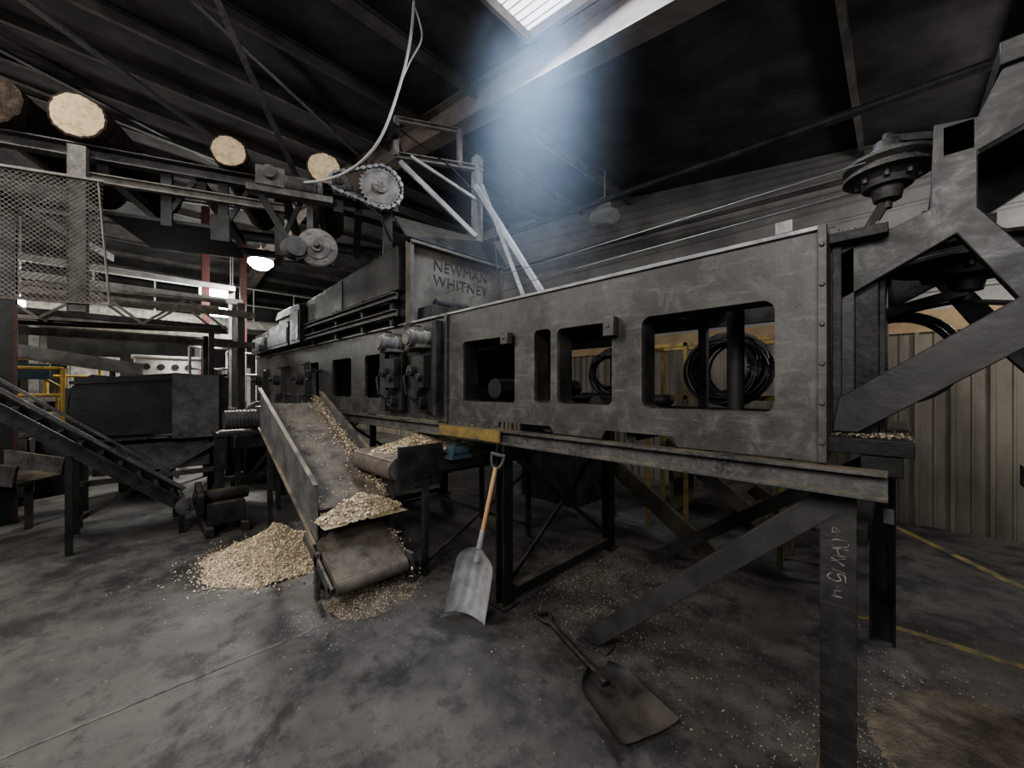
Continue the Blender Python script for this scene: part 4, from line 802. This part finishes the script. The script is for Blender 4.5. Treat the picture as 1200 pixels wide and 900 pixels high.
b=B(); b.beam((-2.2,3.75,.78),(-1.15,3.75,.05),.05,.17); b.bx((-1.25,3.68,0),(-1.05,3.82,.02)); b.bx((-2.3,3.72,0),(-2.2,3.78,.85)); b.obj('ramp_beam',M_OLIVE,label='dull olive-brown slanted channel propped on the floor',cat='beam')
b=B(); b.bx((-.75,4.0,.42),(-.35,4.5,.45)); b.bx((-.74,4.02,0),(-.7,4.06,.42)); b.bx((-.4,4.02,0),(-.36,4.06,.42)); b.bx((-.74,4.44,0),(-.7,4.48,.42)); b.bx((-.4,4.44,0),(-.36,4.48,.42)); b.obj('small_table',M_OLIVE,label='small rough wooden stand under the machine',cat='table')

b=B(); b.bx((-2.74,-4,0),(-2.725,1.0,.003)); b.obj('trim_2',M_LINE,kind='structure')
b=B(); b.prof((-.06,6.35,.0015),(.95,4.67,.0015),[(-.04,0),(.04,0),(.04,.002),(-.04,.002)]); b.obj('trim_3',M_YLINE,kind='structure')
b=B(); b.bx((-.25,3.6,0),(2.6,3.66,.003)); b.obj('trim_4',M_YLINE,kind='structure')

# ------------------------------------------------------------ lamps
M_TUBE=emis('lamp_white',(1,.98,.93),90)
M_FL=emis('fluorescent_white',(.95,1,.94),35)
def highbay(x,y,z,on):
    L_=empty('high_bay_lamp',(x,y,z),('lit' if on else 'unlit grey')+' high-bay dome lamp hanging from the roof','ceiling lamp')
    b=B(); b.lathe([(.03,.3),(.09,.28),(.1,.14),(.2,.06),(.25,0),(.24,0),(.19,.055),(.09,.12)],(x,y,z)); b.cyl((x,y,z+.28),(x,y,roof(x)),.012); b.obj('lamp_shade',M_WHITE,L_)
    b=B(); b.lathe([(0,-.18),(.14,-.16),(.25,-.05),(.24,.03),(0,.08)],(x,y,z)); b.obj('bulb',M_TUBE if on else M_WHITE,L_)
highbay(-10.3,2.15,4.5,True); highbay(-3.3,5.4,4.35,False)
for y,z in ((1.70,4.1),(1.75,3.6),(-1.9,3.3)):
    b=B(); b.bx((-13.0,y-.35,z-.05),(-12.9,y+.35,z+.17),0); b.bx((-13.02,y-.38,z-.07),(-12.97,y+.38,z+.19),1)
    for dy in (-.3,.3): b.bx((-13.0,y+dy-.01,z+.1),(-12.98,y+dy+.01,roof(-13)-.01),1)
    b.obj('fluorescent_lamp',[M_FL,M_WHITE],label='bright white box lamp hanging in the far hall',cat='ceiling lamp',group='far hall lamps')
def light(kind,loc,e,c,size=1,sy=None,rot=(0,0,0),name='light'):
    l=bpy.data.lights.new(name,kind); l.energy=e; l.color=c
    if kind=='AREA': l.shape='RECTANGLE'; l.size=size; l.size_y=sy or size
    elif kind=='SPOT': l.spot_size=size; l.spot_blend=.6; l.shadow_soft_size=.15
    else: l.shadow_soft_size=size
    o=bpy.data.objects.new(name,l); o.location=loc; o.rotation_euler=rot; COL.objects.link(o); return o
light('AREA',(-1.9,2.4,4.75),85,(.78,.87,1),1.2,.6,name='skylight_light')
light('SPOT',(-1.85,2.40,4.8),210,(.55,.72,1),math.radians(60),rot=(math.radians(2),math.radians(18),0),name='skylight_shaft')
light('SPOT',(-10.3,2.15,4.28),1200,(1,.96,.9),math.radians(168),name='high_bay_light')
light('POINT',(-12.4,.8,3.3),220,(.95,1,.95),.4,name='far_light')
light('AREA',(-12,-3,4.4),330,(1,.97,.92),1.5,name='far_light')
light('AREA',(.2,-2.6,4.1),190,(1,.98,.95),1.6,rot=(math.radians(25),0,math.radians(20)),name='fill_light')  # soft front light from the camera side, source unseen
light('AREA',(-4.6,-2.4,4.9),160,(1,.97,.93),1.6,rot=(math.radians(20),0,0),name='fill_light')  # second soft front light further left, source unseen
light('POINT',(1.9,5.2,3.0),130,(1,.98,.95),.3,name='fill_light')  # off-frame fill for the right wall and ceiling, no lamp modelled
light('POINT',(1.6,-1.8,3.0),150,(.95,.97,1),.5,name='fill_light')  # added bounce fill to lift the ceiling, no fixture here
light('POINT',(-6.5,-3.6,3.4),170,(1,.95,.89),.5,name='fill_light')  # added bounce fill for the left part of the ceiling
light('SPOT',(-7.5,5,4.3),90,(1,.98,.94),math.radians(150),name='fill_light')  # fill from behind the machine, no fixture built
w=bpy.data.worlds.new('w'); SC.world=w; w.use_nodes=True; nt=w.node_tree; nt.nodes['Background'].inputs[0].default_value=(.6,.65,.7,1); nt.nodes['Background'].inputs[1].default_value=.12
hz=bpy.data.materials.new('dusty_air'); hz.use_nodes=True; nt=hz.node_tree; nt.nodes.remove(nt.nodes['Principled BSDF']); N=nt.nodes; L=nt.links
v=N.new('ShaderNodeVolumeScatter'); v.inputs['Color'].default_value=(.68,.82,1,1); v.inputs['Anisotropy'].default_value=.1
tc=N.new('ShaderNodeTexCoord'); sp=N.new('ShaderNodeSeparateXYZ'); L.new(tc.outputs['Generated'],sp.inputs[0])
def MM(op,a,b_=None):
    n=N.new('ShaderNodeMath'); n.operation=op
    for i,q in ((0,a),(1,b_)):
        if q is None: continue
        if isinstance(q,(int,float)): n.inputs[i].default_value=q
        else: L.new(q,n.inputs[i])
    return n.outputs[0]
def bell(o): 
    t=MM('SUBTRACT',o,.5); t=MM('MULTIPLY',t,t); t=MM('MULTIPLY',t,-4); t=MM('ADD',t,1); return MM('MAXIMUM',t,0)
dx=bell(sp.outputs[0]); dy=bell(sp.outputs[1]); dn=MM('MULTIPLY',MM('MULTIPLY',dx,dx),MM('MULTIPLY',dy,dy))
zz=bell(sp.outputs[2]); dn=MM('MULTIPLY',dn,MM('POWER',zz,.7)); dn=MM('MULTIPLY',dn,.26); L.new(dn,v.inputs['Density'])
L.new(v.outputs[0],N['Material Output'].inputs['Volume'])
b=B(); b.add([(-3.2,1.85,2.35),(-1.5,1.85,2.35),(-1.5,3.0,2.35),(-3.2,3.0,2.35),(-2.9,1.95,4.75),(-1.25,1.95,4.75),(-1.25,2.75,4.75),(-2.9,2.75,4.75)],[(0,3,2,1),(4,5,6,7),(0,1,5,4),(1,2,6,5),(2,3,7,6),(3,0,4,7)])
b.obj('light_shaft_dust',hz,label='bluish shaft of dusty air hanging below the skylight',cat='dust',kind='stuff',smooth=False)
try: SC.view_settings.look='AgX - Medium High Contrast'
except Exception as e: print(e)
SC.view_settings.exposure=.2

cam=bpy.data.cameras.new('camera'); cam.lens=13.5; cam.sensor_width=36; cam.shift_y=5/1200; cam.clip_start=.02
co=bpy.data.objects.new('camera',cam); co.location=(0,0,1.6); co.rotation_euler=(math.pi/2,0,math.radians(45)); COL.objects.link(co); SC.camera=co
